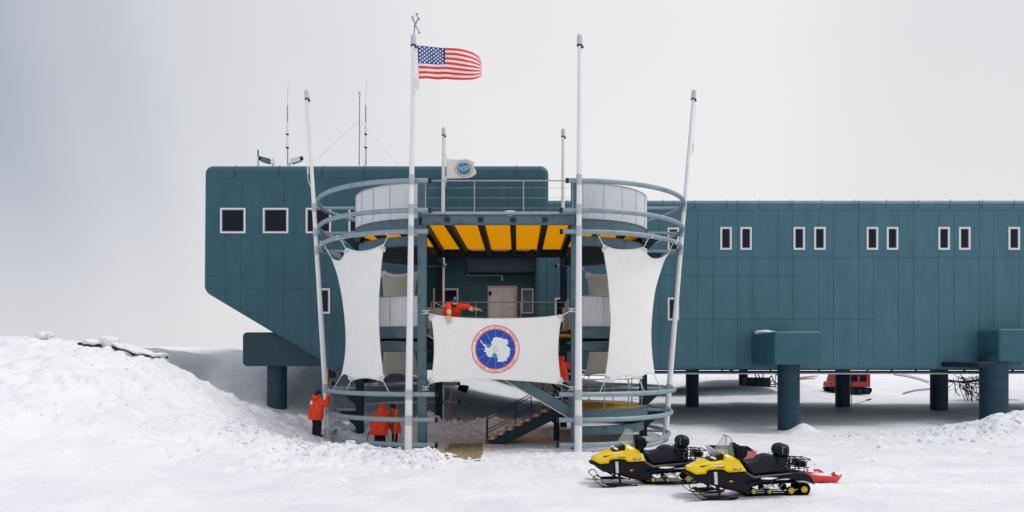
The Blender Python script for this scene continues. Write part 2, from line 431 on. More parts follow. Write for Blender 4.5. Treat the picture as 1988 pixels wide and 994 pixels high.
def axis(core0, core1, step, lim0, lim1, g):
    a = list(np.arange(core0, core1, step)); s = step; x = a[-1]
    while x < lim1: s *= g; x += s; a.append(x)
    s = step; x = a[0]; pre = []
    while x > lim0: s *= g; x -= s; pre.append(x)
    return np.array(pre[::-1]+a)
gx = axis(-17.5, 22, .075, -6000, 6000, 1.06)
gy = axis(13, 33, .075, -300, 9000, 1.05)
XX, YY = np.meshgrid(gx, gy)
ZZ = base_h(XX, YY)
add = np.zeros_like(ZZ)
for (cx, cy, r, hh) in CLODS:
    i0, i1 = np.searchsorted(gx, (cx-r, cx+r)); j0, j1 = np.searchsorted(gy, (cy-r, cy+r))
    if i1 <= i0 or j1 <= j0: continue
    d = np.hypot(XX[j0:j1,i0:i1]-cx, YY[j0:j1,i0:i1]-cy)/r
    add[j0:j1,i0:i1] = np.maximum(add[j0:j1,i0:i1], np.where(d < 1, hh*(1-np.minimum(d,1)**2.2), 0))
ZZ += add
def rut(pts, w, d):
    global ZZ
    for (x0,y0),(x1,y1) in zip(pts, pts[1:]):
        L_ = math.hypot(x1-x0,y1-y0); tx, ty = (x1-x0)/L_, (y1-y0)/L_
        i0, i1 = np.searchsorted(gx, (min(x0,x1)-w*2, max(x0,x1)+w*2)); j0, j1 = np.searchsorted(gy, (min(y0,y1)-w*2, max(y0,y1)+w*2))
        if i1 <= i0 or j1 <= j0: continue
        X_, Y_ = XX[j0:j1,i0:i1]-x0, YY[j0:j1,i0:i1]-y0; a_ = X_*tx+Y_*ty; b_ = np.abs(X_*ty-Y_*tx)
        inside = (a_ >= 0) & (a_ < L_)
        prof = -d*np.exp(-(b_/w)**4)+d*.45*np.exp(-((b_-w*1.5)/(w*.4))**2)
        ZZ[j0:j1,i0:i1] += np.where(inside, prof*(1+.5*np.sin((X_+Y_)*9)*.5), 0)
rrng = random.Random(12)
for off, (a0_, b0_, c0_) in enumerate(((19.6,.10,.02),(16.9,.16,.03),(21.3,-.10,.025),(18.6,.02,.0))):
    line = [(7.0+1.0*k, a0_+b0_*k+c0_*k*k*.3+.25*math.sin(k*.5+off)) for k in range(0, 15)] if off < 2 else [(-3+1.2*k, a0_+b0_*k+.3*math.sin(k*.4+off)) for k in range(0, 18)]
    rut(line, .24, .045)
    rut([(x, y-.47) for x, y in line], .07, .035); rut([(x, y+.47) for x, y in line], .07, .035)
def dent(x, y, r, d):
    i0, i1 = np.searchsorted(gx, (x-r*1.6, x+r*1.6)); j0, j1 = np.searchsorted(gy, (y-r*1.6, y+r*1.6))
    q_ = np.hypot(XX[j0:j1,i0:i1]-x, (YY[j0:j1,i0:i1]-y)*.8)/r
    ZZ[j0:j1,i0:i1] += -d*np.exp(-q_**4)+d*.5*np.exp(-((q_-1.3)/.25)**2)
for (xa, ya, xb_, yb_) in ((-1.5,22.2,3.2,19.2),(3.2,19.2,5.5,17.6),(-1.2,24.0,-.8,26.0),(0,23,4.5,24.5),(-3,21.2,-8,20.4),(-1.8,22.4,-5.0,18.5),(2.5,22,7,20.5)):
    L_ = math.hypot(xb_-xa, yb_-ya); n_ = int(L_/.36)
    for k in range(n_):
        t = k/n_; dent(xa+(xb_-xa)*t+rrng.gauss(0,.12), ya+(yb_-ya)*t+rrng.gauss(0,.12), .13, .06)
for k in range(150): dent(rrng.gauss(.3,1.7), rrng.gauss(23.2,1.0), rrng.uniform(.08,.16), rrng.uniform(.02,.05))
ny, nx = XX.shape
me = bpy.data.meshes.new('snow_ground')
me.vertices.add(nx*ny); me.vertices.foreach_set('co', np.stack([XX, YY, ZZ], -1).ravel().astype(np.float32))
ii = np.arange(nx*ny).reshape(ny, nx)
quads = np.stack([ii[:-1,:-1], ii[:-1,1:], ii[1:,1:], ii[1:,:-1]], -1).reshape(-1, 4)
me.loops.add(quads.size); me.polygons.add(len(quads))
me.loops.foreach_set('vertex_index', quads.ravel().astype(np.int32))
me.polygons.foreach_set('loop_start', np.arange(0, quads.size, 4, dtype=np.int32))
me.polygons.foreach_set('loop_total', np.full(len(quads), 4, dtype=np.int32))
me.polygons.foreach_set('use_smooth', np.ones(len(quads), bool))
me.materials.append(SNOW); me.update(); me.validate()
gobj = bpy.data.objects.new('snow_ground', me); col.objects.link(gobj)
tag(gobj, 'wind-packed snow surface with a high drift on the left', None, kind='structure')

# loose broken snow
ch = MB()
ICO_V = []; ICO_F = []
_b = bmesh.new(); bmesh.ops.create_icosphere(_b, subdivisions=1, radius=1); _b.verts.index_update()
ICO_V = [v.co.copy() for v in _b.verts]; ICO_F = [tuple(v.index for v in f.verts) for f in _b.faces]; _b.free()
def chunk(x, y, z, r):
    a = Matrix.Rotation(random.uniform(0,6.3),3,'Z')@Matrix.Rotation(random.uniform(-.8,.8),3,'X')
    sc = Vector((random.uniform(.6,1.2), random.uniform(.6,1.1), random.uniform(.45,.8)))*r
    o = Vector((x,y,z))
    ch.add([a@Vector((p.x*sc.x, p.y*sc.y, p.z*sc.z))*random.uniform(.75,1.15)+o for p in ICO_V], ICO_F)
for _ in range(800):
    t = random.random(); x = -9.5+7.2*t; y = 22.9-1.1*max(0,(x+5)/2.8)+random.gauss(0,.7)
    r = abs(random.gauss(0,.038))+.012; chunk(x, y, ground(x,y)+r*.25, r)
for _ in range(520):
    x = random.uniform(-8.5, 2.5); y = 29.4+random.gauss(0,.5); r = abs(random.gauss(0,.07))+.02
    chunk(x, y, ground(x,y)+r*.25, r)
for _ in range(260):
    x = -6-9*random.random()**1.7; y = random.uniform(19,28); r = abs(random.gauss(0,.03))+.012
    chunk(x, y, ground(x,y)+r*.2, r)
for _ in range(220):
    x = random.uniform(-3, 14); y = random.uniform(20, 32); r = abs(random.gauss(0,.03))+.012
    chunk(x, y, ground(x,y)+r*.2, r)
for _ in range(220):
    x = random.gauss(19,2.5); y = random.gauss(28,1.5); r = abs(random.gauss(0,.05))+.02
    chunk(x, y, ground(x,y)+r*.2, r)
tag(ch.build('snow_rubble', SNOW, smooth=0, fix=False), 'loose broken lumps of dug-out snow round the entrance tower', None, kind='stuff')

# ------------------------------------------------------------------ research station
YF = 35.0
st = thing('research_station', 'long two-storey blue-green panelled building raised on round columns', 'building', (PX(1200,40), 40, 0))
def rounded_poly(pts, rad, n=8):
    out = []; k = len(pts)
    for i in range(k):
        a, b, c = Vector(pts[i-1]), Vector(pts[i]), Vector(pts[(i+1)%k]); r = rad[i] if isinstance(rad, list) else rad
        if r <= 0: out.append(b); continue
        d1 = (a-b).normalized(); d2 = (c-b).normalized(); ang = d1.angle(d2)
        t = r/math.tan(ang/2); p1 = b+d1*t; p2 = b+d2*t
        bis = (d1+d2).normalized(); cc = b+bis*(r/math.sin(ang/2))
        v1 = p1-cc; v2 = p2-cc; tot = v1.angle(v2); sgn = 1 if v1.x*v2.y-v1.y*v2.x > 0 else -1
        for j in range(n+1):
            q = sgn*tot*j/n; out.append(cc+Vector((v1.x*math.cos(q)-v1.y*math.sin(q), v1.x*math.sin(q)+v1.y*math.cos(q))))
    return out
def rounded_extrude(mb, pts, y0, y1, r, n=6):
    k = len(pts); area = sum(pts[i].x*pts[(i+1)%k].y-pts[(i+1)%k].x*pts[i].y for i in range(k))
    if area < 0: pts = pts[::-1]
    nr = []
    for i in range(k):
        d1 = (pts[i]-pts[i-1]).normalized(); d2 = (pts[(i+1)%k]-pts[i]).normalized()
        m = Vector((-d1.y-d2.y, d1.x+d2.x)); nr.append(m.normalized())
    vs = []; fs = []; rings = []
    for j in range(n+1):
        a = math.pi/2*j/n; rings.append((r*(1-math.sin(a)), y0+r*(1-math.cos(a))))
    rings.append((0, y1))
    for off, y in rings:
        for i in range(k): p = pts[i]+nr[i]*off; vs.append((p.x, y, p.y))
    for q in range(len(rings)-1):
        for i in range(k): fs.append((q*k+i, q*k+(i+1)%k, (q+1)*k+(i+1)%k, (q+1)*k+i))
    fs.append(tuple(range(k))); fs.append(tuple((len(rings)-1)*k+i for i in range(k-1,-1,-1)))
    mb.add(vs, fs)
X = lambda px: PX(px, YF)
Z = lambda py: PZ(py, YF)
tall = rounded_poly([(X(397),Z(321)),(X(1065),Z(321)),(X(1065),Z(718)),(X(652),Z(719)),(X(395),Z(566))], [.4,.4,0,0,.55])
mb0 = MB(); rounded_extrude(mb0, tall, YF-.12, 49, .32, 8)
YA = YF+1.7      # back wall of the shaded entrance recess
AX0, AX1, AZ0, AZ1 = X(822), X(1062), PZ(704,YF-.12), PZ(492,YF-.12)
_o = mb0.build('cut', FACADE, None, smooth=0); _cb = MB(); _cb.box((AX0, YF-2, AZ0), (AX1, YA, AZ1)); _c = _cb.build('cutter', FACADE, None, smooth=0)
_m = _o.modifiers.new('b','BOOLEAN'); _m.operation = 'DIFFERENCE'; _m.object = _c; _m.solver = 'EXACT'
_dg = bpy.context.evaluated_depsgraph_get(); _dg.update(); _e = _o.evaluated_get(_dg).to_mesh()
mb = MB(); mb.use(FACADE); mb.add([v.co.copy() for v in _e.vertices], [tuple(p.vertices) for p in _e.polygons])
bpy.data.objects.remove(_o); bpy.data.objects.remove(_c)
# panel joints of the tall module (thin dark strips a few mm proud)
mb.use(FACADE_D)
def vj(px, y0, y1, Y): mb.box((PX(px,Y)-.008, Y-.004, PZ(y1,Y)), (PX(px,Y)+.008, Y+.02, PZ(y0,Y)))
def hj(x0, x1, py, Y): mb.box((PX(x0,Y), Y-.004, PZ(py,Y)-.008), (PX(x1,Y), Y+.02, PZ(py,Y)+.008))
YT = YF-.12
random.seed(3)
hj(404, 1058, 346, YT); hj(404,760,535,YT); hj(404,760,560,YT); hj(470, 818, 610, YT); hj(404,640,453,YT); hj(900,1060,470,YT)
hj(830,1050,545,YA); hj(830,1050,600,YA)
for px in (850,905,960,1000,1040): vj(px, 505, 690, YA)
def slope_y(px): return 566+(px-395)*.6
for i, px in enumerate([437,467,520,550,602,632,690,720,762,860,893,935,987,1030]):
    vj(px, 455 if i%3 else 346, min(712, slope_y(px)-8 if px < 640 else 712) if px < 815 else 489, YT)
    if i % 2: vj(px+3, 346, 404, YT)
st_wall = mb.build('tall_module_wall', None, st, smooth=0)
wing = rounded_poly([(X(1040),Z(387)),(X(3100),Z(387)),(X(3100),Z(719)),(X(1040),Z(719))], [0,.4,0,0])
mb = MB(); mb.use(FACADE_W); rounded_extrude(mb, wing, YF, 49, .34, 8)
mb.use(FACADE_D)
hj(1068, 3000, 408, YF); hj(1130, 1560, 535, YF); hj(1250, 1700, 620, YF); hj(1250, 2900, 500, YF)
px = 1078; k = 0
while px < 3000:
    vj(px, 409 if k%3 else 389, 712, YF); px += (48, 29)[k % 2]*random.uniform(.96,1.05); k += 1
mb.build('wing_wall', None, st, smooth=0)
# roof flashing seams
for px in [455, 540, 625, 705, 1000]:
    mb = MB(); mb.tube([P(px, 344, YT-.01), P(px, 332, YT-.012), P(px+1, 325, YT+.06), P(px+4, 321, YT+.3), P(px+4,321,YT+.8)], .018, 6); mb.build('roof_seam', FACADE_D, st)
for px in range(1100, 2900, 62):
    mb = MB(); mb.tube([P(px, 405, YF-.01), P(px, 396, YF+.0), P(px+1, 390, YF+.1), P(px+3, 387, YF+.3), P(px+3,387,YF+.8)], .012, 6); mb.build('roof_seam', FACADE_D, st)

def window(px0, px1, py0, py1, Y, glass=GLASS):
    x0, x1, z0, z1 = PX(px0,Y), PX(px1,Y), PZ(py1,Y), PZ(py0,Y)
    w = .075
    mb = MB()
    for a, b in (((x0,Y-.05,z0),(x1,Y+.03,z0+w)), ((x0,Y-.05,z1-w),(x1,Y+.03,z1)), ((x0,Y-.05,z0+w),(x0+w,Y+.03,z1-w)), ((x1-w,Y-.05,z0+w),(x1,Y+.03,z1-w))): mb.box(a,b)
    f = mb.build('window_frame', WHITE, st, smooth=0)
    g = .03; mb = MB(); a0, a1, b0, b1 = x0+w, x1-w, z0+w, z1-w
    for a, b in (((a0,Y-.032,b0),(a1,Y+.02,b0+g)), ((a0,Y-.032,b1-g),(a1,Y+.02,b1)), ((a0,Y-.032,b0+g),(a0+g,Y+.02,b1-g)), ((a1-g,Y-.032,b0+g),(a1,Y+.02,b1-g))): mb.box(a,b)
    mb.build('inner_frame', GREYTRIM, f, smooth=0)
    mb = MB(); mb.box((a0+g,Y-.012,b0+g),(a1-g,Y+.01,b1-g)); mb.build('window_pane', glass, f, smooth=0)
for a in (428, 511, 594, 677): window(a, a+49, 404, 453, YT)
window(618, 641, 560, 609, YT); window(841, 890, 560, 625, YA); window(1012, 1036, 560, 609, YA, GLASSB)
window(1077, 1101, 578, 622, YF); window(1077,1101,442,488,YF)
window(1296, 1318, 442, 488, YF); window(1296, 1318, 578, 622, YF)
for a in (1398,1437,1540,1580,1682,1721,1821,1861,1957,1997,2098,2137,2240,2280): window(a, a+22, 441, 485, YF)
# cold-room door
x0, x1, z0, z1 = PX(947,YA), PX(1004,YA), 4.22, PZ(555,YA)
mb = MB(); mb.box((x0,YA-.06,z0),(x0+.12,YA+.05,z1)); mb.box((x1-.12,YA-.06,z0),(x1,YA+.05,z1)); mb.box((x0+.12,YA-.06,z1-.12),(x1-.12,YA+.05,z1))
dr = mb.build('door', mat('door_frame',(.62,.62,.59),.6,var=.1), st, smooth=0)
mb = MB(); mb.box((x0+.12,YA-.10,z0),((x0+x1)/2-.004,YA+.04,z1-.12)); mb.box(((x0+x1)/2+.004,YA-.10,z0),(x1-.12,YA+.04,z1-.12))
mb.build('door_leaf', mat('door_panel',(.80,.79,.78),.5,var=.08,vscale=4), dr, smooth=0)
mb = MB(); mb.use(BLACK)
for zz in (z1-.4, z0+.9): mb.box((x0+.05,YA-.15,zz-.1),(x0+.2,YA-.09,zz+.1))
mb.build('hinge', BLACK, dr, smooth=0)
mb = MB(); mb.tube([(x1-.5,YA-.16,z0+1.0),(x1-.15,YA-.16,z0+1.03)], .025, 8); mb.box((x1-.24,YA-.15,z0+.97),(x1-.18,YA-.08,z0+1.08))
mb.build('door_handle', CHROME, dr)
# canopy over the door with lamp
mb = MB(); rounded_extrude(mb, rounded_poly([(PX(905,YA),PZ(504,YA)),(PX(1040,YA),PZ(504,YA)),(PX(1040,YA),PZ(534,YA)),(PX(912,YA),PZ(534,YA))],.06,4), YA-1.1, YA+.05, .08)
mb.build('door_canopy', mat('canopy_cladding',(.018,.045,.07),.6), st)
mb = MB(); mb.tube([P(905,535,YA-1.12), P(975,535,YA-1.12)], .015, 6); mb.tube([P(974,535,YA-1.12), P(975,541,YA-1.12)], .03, 8); mb.ell(P(975,543,YA-1.12), .06)
mb.build('canopy_lamp', GALVL, st)
# under-floor pipes
for (py, r, Y, m) in ((722, .05, YF+.35, BLACK), (725, .04, YF+.6, WHITE), (721, .035, YF+.15, STEEL_D)):
    mb = MB(); mb.tube([P(1095, py, Y), P(3000, py, Y)], r, 8)
    for px in range(1120, 3000, 47): mb.box((PX(px,Y)-.02,Y-.06,PZ(py,Y)), (PX(px,Y)+.02,Y+.06,PZ(717,Y)))
    mb.build('underfloor_pipe', m, st)
# girder boxes and columns
def girder(px0, px1, py0, py1, Y, back):
    mb = MB(); rounded_extrude(mb, rounded_poly([(PX(px0,Y),PZ(py0,Y)),(PX(px1,Y),PZ(py0,Y)),(PX(px1,Y),PZ(py1,Y)),(PX(px0,Y),PZ(py1,Y))], .18, 5), Y, back, .12)
    mb.build('girder_box', FACADE_B, st)
girder(1503, 1597, 643, 708, 31.9, YF+.2)
girder(1940, 2040, 638, 702, 33.4, YF+.2)
mb = MB(); rounded_extrude(mb, rounded_poly([(PX(1890,32.5),PZ(703,32.5)),(PX(1925,32.5),PZ(703,32.5)),(PX(1925,32.5),PZ(714,32.5)),(PX(1890,32.5),PZ(714,32.5))], .12, 5), 32.2, YF+.1, .05); mb.build('girder_bracket', STEEL_D, st)
mb = MB(); rounded_extrude(mb, rounded_poly([(PX(470,35.2),PZ(645,35.2)),(PX(760,35.2),PZ(645,35.2)),(PX(760,35.2),PZ(711,35.2)),(PX(470,35.2),PZ(711,35.2))], [.22,0,0,.22], 6), 35.25, 39, .06)
mb.use(FACADE_D); mb.mats
mb.build('girder_box', FACADE_B, st)
mb = MB(); Yb = 35.25
for px in (541,): mb.box((PX(px,Yb)-.012,Yb-.004,PZ(708,Yb)),(PX(px,Yb)+.012,Yb+.01,PZ(650,Yb)))
mb.box((PX(476,Yb),Yb-.004,PZ(660,Yb)-.008),(PX(640,Yb),Yb+.01,PZ(660,Yb)+.008))
mb.box((PX(476,Yb),Yb-.004,PZ(694,Yb)-.008),(PX(640,Yb),Yb+.01,PZ(694,Yb)+.008))
mb.build('girder_joint', FACADE_D, st, smooth=0)
mb = MB(); mb.add([P(1468,643,33.6), P(1490,643,33.0), P(1500,643,32.2), P(1478,641,33.8), P(1486,640.5,33.2), P(1494,641.5,32.6)], [(0,1,4,3),(1,2,5,4),(3,4,5)])
bm_ = MB()
bm_.ell((0,0,0), (.40,.72,.14), 20); bm_.v = [tuple(V(v)*(1+.5*mnoise.noise(V(v)*3))+V((11.98, 34.15, 4.40))) for v in bm_.v]; bm_.build('snow_cap', SNOW, st)
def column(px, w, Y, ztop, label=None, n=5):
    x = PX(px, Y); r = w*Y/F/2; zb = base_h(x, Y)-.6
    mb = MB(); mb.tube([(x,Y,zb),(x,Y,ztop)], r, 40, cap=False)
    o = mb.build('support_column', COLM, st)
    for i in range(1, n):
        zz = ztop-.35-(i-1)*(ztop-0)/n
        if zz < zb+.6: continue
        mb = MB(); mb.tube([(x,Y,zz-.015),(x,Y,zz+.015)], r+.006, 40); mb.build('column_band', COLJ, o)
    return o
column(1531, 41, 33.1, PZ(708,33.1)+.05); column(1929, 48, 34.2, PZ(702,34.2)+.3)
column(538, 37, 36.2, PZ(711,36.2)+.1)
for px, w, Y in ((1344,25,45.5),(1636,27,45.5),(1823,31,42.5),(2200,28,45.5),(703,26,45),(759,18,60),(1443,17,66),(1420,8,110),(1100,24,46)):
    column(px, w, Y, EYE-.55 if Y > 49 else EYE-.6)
# deep underside
mb = MB(); mb.box((X(1100), YF+.5, Z(719)+.02),(X(3000), 48.9, Z(719)+.1)); 
# rear block of the station whose columns stand farther back
mb = MB(); mb.box((PX(720,58), 57, EYE-.55),(PX(1560,58), 72, EYE+5))
mb.build('rear_wing', FACADE, st, smooth=0)

# ------------------------------------------------------------------ entrance tower
YFr, YRe, YM = 24.0, 33.1, 28.55
YC0, YC1 = 24.6, 32.5
CL_, CR_ = PX(820,YC0), PX(1117,YC0)
E = lambda z: EYE+z
tw = thing('entrance_tower', 'grey-blue steel stair tower with curved hoops and round balconies before the door', 'stair tower', ((CL_+CR_)/2, YM, 0))
def hcol(x, y, z0, z1, w=.30, d=.28, t=.03, m=STEEL):
    mb = MB(); mb.box((x-t/2,y-d/2+t,z0),(x+t/2,y+d/2-t,z1)); mb.box((x-w/2,y-d/2,z0),(x+w/2,y-d/2+t,z1)); mb.box((x-w/2,y+d/2-t,z0),(x+w/2,y+d/2,z1))
    mb.mats = [m, STEEL_D]; mb.cur = 1; z = z0+.8
    while z < z1:
        if random.random() < .8:
            for s in (-1,1): mb.ell((x+s*w*.32, y-d/2-.001, z), (.014,.008,.016), 8)
        z += random.choice((.17, .34, .5))
    return mb.build('steel_column', None, tw, smooth=0)
for x in (CL_, CR_):
    hcol(x, YC0, -.5, E(6.05)); 
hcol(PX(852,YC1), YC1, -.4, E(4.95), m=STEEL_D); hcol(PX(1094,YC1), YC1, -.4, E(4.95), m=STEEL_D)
RB = 3.15
SXL, SXR = CL_-RB-.02, CR_+RB+.02
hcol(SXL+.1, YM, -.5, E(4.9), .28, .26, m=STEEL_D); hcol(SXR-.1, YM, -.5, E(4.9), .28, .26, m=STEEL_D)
# gusset plates
for s, x in ((-1, SXL), (1, SXR)):
    for z in (E(-1.33), E(-2.2), E(4.2), E(4.95)):
        mb = MB(); a = Vector((x, YM-.02, z)); 
        v = [(x,YM-.015,z-.05),(x+s*.75,YM-.015,z-.05),(x,YM-.015,z-.75),(x,YM+.015,z-.05),(x+s*.75,YM+.015,z-.05),(x,YM+.015,z-.75)]
        mb.add(v, [(0,1,2),(3,5,4),(0,3,4,1),(1,4,5,2),(2,5,3,0)]); mb.build('gusset_plate', STEEL_D, tw, smooth=0)
# hoops
def hoop(side, z, a, xin_f, xin_r, y0=YFr+.02, y1=YRe-.02):
    cx = CL_ if side < 0 else CR_
    pts = [(xin_f, y0, z)]
    n = 36; ry = (y1-y0)/2; ym = (y0+y1)/2
    for i in range(n+1):
        t = math.pi*i/n
        pts.append((cx+side*a*math.sin(t), ym-ry*math.cos(t), z))
    pts.append((xin_r, y1, z))
    mb = MB(); mb.tube(pts, .085, 12); o = mb.build('hoop', GALV, tw, smooth=40)
    for p, q in ((pts[0], 1), (pts[-1], 1)):
      mb = MB(); mb.tube([(p[0]+side*.02,p[1],p[2]),(p[0]-side*.08,p[1],p[2])], .091, 12)
      mb.build('hoop_end_cap', STEEL_D, o)
    return cx+side*a, ym
TOP = [(5.96, 4.60), (4.95, 4.55), (4.22, 4.47)]
LOW = [(-1.33, 4.22), (-2.2, 4.1), (-3.05, 4.0)]
LEV = []
for z, a in TOP+LOW:
    up = z > 0
    for s in (-1, 1):
        xf = (CL_+.30 if s < 0 else CR_-.30-(.2 if z < 5 else 0)) if up else (CL_+.52 if s < 0 else CR_-.62)
        xr = (PX(868,YRe) if s < 0 else PX(1080,YRe)) if up else (PX(890,YRe) if s < 0 else PX(1075,YRe))
        ex, ym = hoop(s, E(z), a, xf, xr)
        LEV.append((s, z, ex))
# ties from side poles through hoops to the side columns
def side_pole_x(s, z):   # lean of the side poles, z above eye
    return (-8.52 + (10.7-z)*(.90/14.04)) if s < 0 else (7.12 - (10.7-z)*(1.17/14.04))
for s, z, ex in LEV:
    cx = SXL if s < 0 else SXR
    mb = MB(); p0 = Vector((side_pole_x(s,z), YM-.02, E(z))); p1 = Vector((cx, YM-.02, E(z)))
    mb.tube([p0, p1], .06, 10)
    for k in range(3): mb.ell(p0+Vector((-s*(.22+.13*k), -.06, 0)), .02, 6)
    mb.build('hoop_tie', GALV, tw)
    if z > 4:
        mb = MB(); mb.tube([(ex+s*-.05, YM+.1, E(z)-.02), (cx, YM+.05, E(z)-.55)], .03, 8); mb.build('tie_strut', GALV, tw)

def half(side): return (math.pi/2, 3*math.pi/2) if side < 0 else (-math.pi/2, math.pi/2)
def corr_wall(cx, side, z0, z1, rad):
    a0, a1 = half(side); n = 440; mb = MB(); vs = []; fs = []
    for i in range(n+1):
        t = a0+(a1-a0)*i/n; r = rad+.018*math.sin(i*math.pi/2+.4)
        for q in (r, r-.012):
            vs.append((cx+q*math.cos(t), YM+q*math.sin(t), z0)); vs.append((cx+q*math.cos(t), YM+q*math.sin(t), z1))
    for i in range(n):
        a, b = i*4, (i+1)*4; fs += [(a,b,b+1,a+1),(a+3,b+3,b+2,a+2),(a+1,b+1,b+3,a+3),(a,a+2,b+2,b)]
    mb.add(vs, fs); o = mb.build('balcony_screen', SCREEN, tw, smooth=60, fix=False)
    mb = MB()
    for i in range(0, 12):
        t = a0+(a1-a0)*(i+.35)/12; x, y = cx+(rad+.024)*math.cos(t), YM+(rad+.024)*math.sin(t)
        mb.tube([(x,y,z0+.02),(x,y,z1-.02)], .007, 6)
        for zz in (z0+.25, (z0+z1)/2, z1-.2): mb.ell((x+.06*math.cos(t+1.57),y+.06*math.sin(t+1.57),zz), .014, 6)
    mb.build('screen_seam', GREYTRIM, o)
    mb = MB(); mb.arc((cx,YM), rad+.03, a0, a1, z1-.012, z1+.02, .06, 60); mb.build('top_rim', GALVL, o)
def disc_floor(cx, side, z, rad, name='floor_grating', th=.05, m=GRATE, xin=0):
    a0, a1 = half(side); mb = MB(); n = 40
    pts = [(cx+rad*math.cos(a0+(a1-a0)*i/n), YM+rad*math.sin(a0+(a1-a0)*i/n)) for i in range(n+1)]
    vs = [(x,y,z) for x,y in pts]+[(x,y,z-th) for x,y in pts]; k = len(pts)
    fs = [tuple(range(k)), tuple(range(2*k-1,k-1,-1))]+[(i,k+i,k+(i+1)%k,(i+1)%k) for i in range(k)]
    mb.add(vs, fs); return mb.build(name, m, tw, smooth=0)
def curved_beam(cx, side, z0, z1, rad):
    a0, a1 = half(side); mb = MB()
    mb.arc((cx,YM), rad, a0, a1, z0+.025, z1-.025, .02, 50); mb.arc((cx,YM), rad+.02, a0, a1, z1-.025, z1, .2, 50); mb.arc((cx,YM), rad+.02, a0, a1, z0, z0+.025, .2, 50)
    mb.build('ring_beam', STEEL, tw)
def joists(cx, side, z0, z1, rad, m=STEEL_D):
    for k in (1, 2):
        dx = rad*k/3; ly = math.sqrt(rad*rad-dx*dx)-.2
        mb = MB(); mb.box((cx+side*dx-.05, YM-ly, z0),(cx+side*dx+.05, YM+ly, z1)); mb.build('floor_joist', m, tw, smooth=0)
for s, cx in ((-1, CL_), (1, CR_)):
    # top balcony
    corr_wall(cx, s, E(4.93), E(6.22), RB); curved_beam(cx, s, E(4.55), E(4.93), RB+.03); curved_beam(cx, s, E(3.98), E(4.32), RB-.12)
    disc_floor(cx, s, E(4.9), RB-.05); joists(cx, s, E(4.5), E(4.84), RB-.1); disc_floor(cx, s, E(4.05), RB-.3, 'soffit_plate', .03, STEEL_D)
    # middle balcony
    corr_wall(cx, s, E(1.05), E(2.14), RB); curved_beam(cx, s, E(.62), E(1.05), RB+.03); curved_beam(cx, s, E(.16), E(.50), RB-.06)
    disc_floor(cx, s, E(1.0), RB-.05, m=STEEL_D); joists(cx, s, E(.62), E(.94), RB-.1); disc_floor(cx, s, E(.22), RB-.3, 'soffit_plate', .03, STEEL_D)
# lower right balcony
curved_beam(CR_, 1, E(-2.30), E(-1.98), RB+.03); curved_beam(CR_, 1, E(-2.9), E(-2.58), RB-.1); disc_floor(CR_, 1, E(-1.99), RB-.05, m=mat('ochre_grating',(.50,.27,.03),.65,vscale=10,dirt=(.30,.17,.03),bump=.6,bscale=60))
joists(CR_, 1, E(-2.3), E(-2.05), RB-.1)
GR2 = MATS['ochre_grating']
def rail(pts, h, name='guard_rail', posts=1.35, wires=3, r=.022, wr=.006, m=GALVL):
    """posts and top rail along pts (floor level), thin wires between"""
    pts = [Vector(p) for p in pts]; mb = MB()
    mb.tube([p+Vector((0,0,h)) for p in pts], r, 8)
    for k in range(wires): mb.tube([p+Vector((0,0,h*(k+.6)/(wires+.3))) for p in pts], wr, 6)
    o = mb.build(name, m, tw)
    L = [0]
    for a, b in zip(pts, pts[1:]): L.append(L[-1]+(b-a).length)
    n = max(1, round(L[-1]/posts))
    for i in range(n+1):
        d = L[-1]*i/n; j = max(k for k in range(len(L)) if L[k] <= d+1e-6); j = min(j, len(pts)-2)
        t = (d-L[j])/max(1e-6, L[j+1]-L[j]); p = pts[j].lerp(pts[j+1], t)
        q = MB(); q.tube([p, p+Vector((0,0,h))], r*.95, 8); q.box((p.x-.05,p.y-.05,p.z),(p.x+.05,p.y+.05,p.z+.015)); q.build('rail_post', m, o)
    return o
# lower balcony guard rail on its curved edge
arcp = [(CR_+(RB-.12)*math.cos(-math.pi/2+math.pi*i/16), YM+(RB-.12)*math.sin(-math.pi/2+math.pi*i/16), E(-1.96)) for i in range(17)]
rail(arcp, 1.08, posts=1.25, wires=2, wr=.01)
# top deck between the columns
ZT = E(4.88)
xl, xr = CL_+.02, CR_-.02
mb = MB()
def ibeam_x(mb, x0, x1, y, z0, z1, w=.16):
    mb.box((x0,y-.012,z0+.02),(x1,y+.012,z1-.02)); mb.box((x0,y-w/2,z0),(x1,y+w/2,z0+.02)); mb.box((x0,y-w/2,z1-.02),(x1,y+w/2,z1))
def ibeam_y(mb, y0, y1, x, z0, z1, w=.16):
    mb.box((x-.012,y0,z0+.02),(x+.012,y1,z1-.02)); mb.box((x-w/2,y0,z0),(x+w/2,y1,z0+.02)); mb.box((x-w/2,y0,z1-.02),(x+w/2,y1,z1))
mb = MB(); ibeam_x(mb, xl, xr, YC0-.25, ZT-.37, ZT-.03); o = mb.build('deck_beam', STEEL, tw, smooth=0)
mb = MB()
for px in (868, 933, 996, 1058): 
    x = PX(px, 24.3); mb.box((x-.09,YC0-.31,ZT-.27),(x+.09,YC0-.262,ZT-.12))
mb.build('bolt_plate', STEEL_D, o, smooth=0)
mb = MB(); ibeam_x(mb, PX(850,YC1), PX(1096,YC1), YC1-.3, ZT-.40, ZT-.06); mb.build('deck_beam', STEEL_D, tw, smooth=0)
for a, b in ((820, 858), (868, 905), (933, 950), (996, 998), (1058, 1046), (1114, 1092)):
    p0 = Vector((PX(a,YC0), YC0-.15, ZT-.22)); p1 = Vector((PX(b,YC1-.5), YC1-.4, ZT-.22))
    mb = MB(); mb.beam(p0, p1, .21, .27); mb.build('deck_joist', STEEL_D, tw, smooth=0)
mb = MB(); mb.box((xl+.02,YC0-.2,ZT-.05),(xr-.02,YC1-.45,ZT)); mb.build('deck_grating', GRATE, tw, smooth=0)
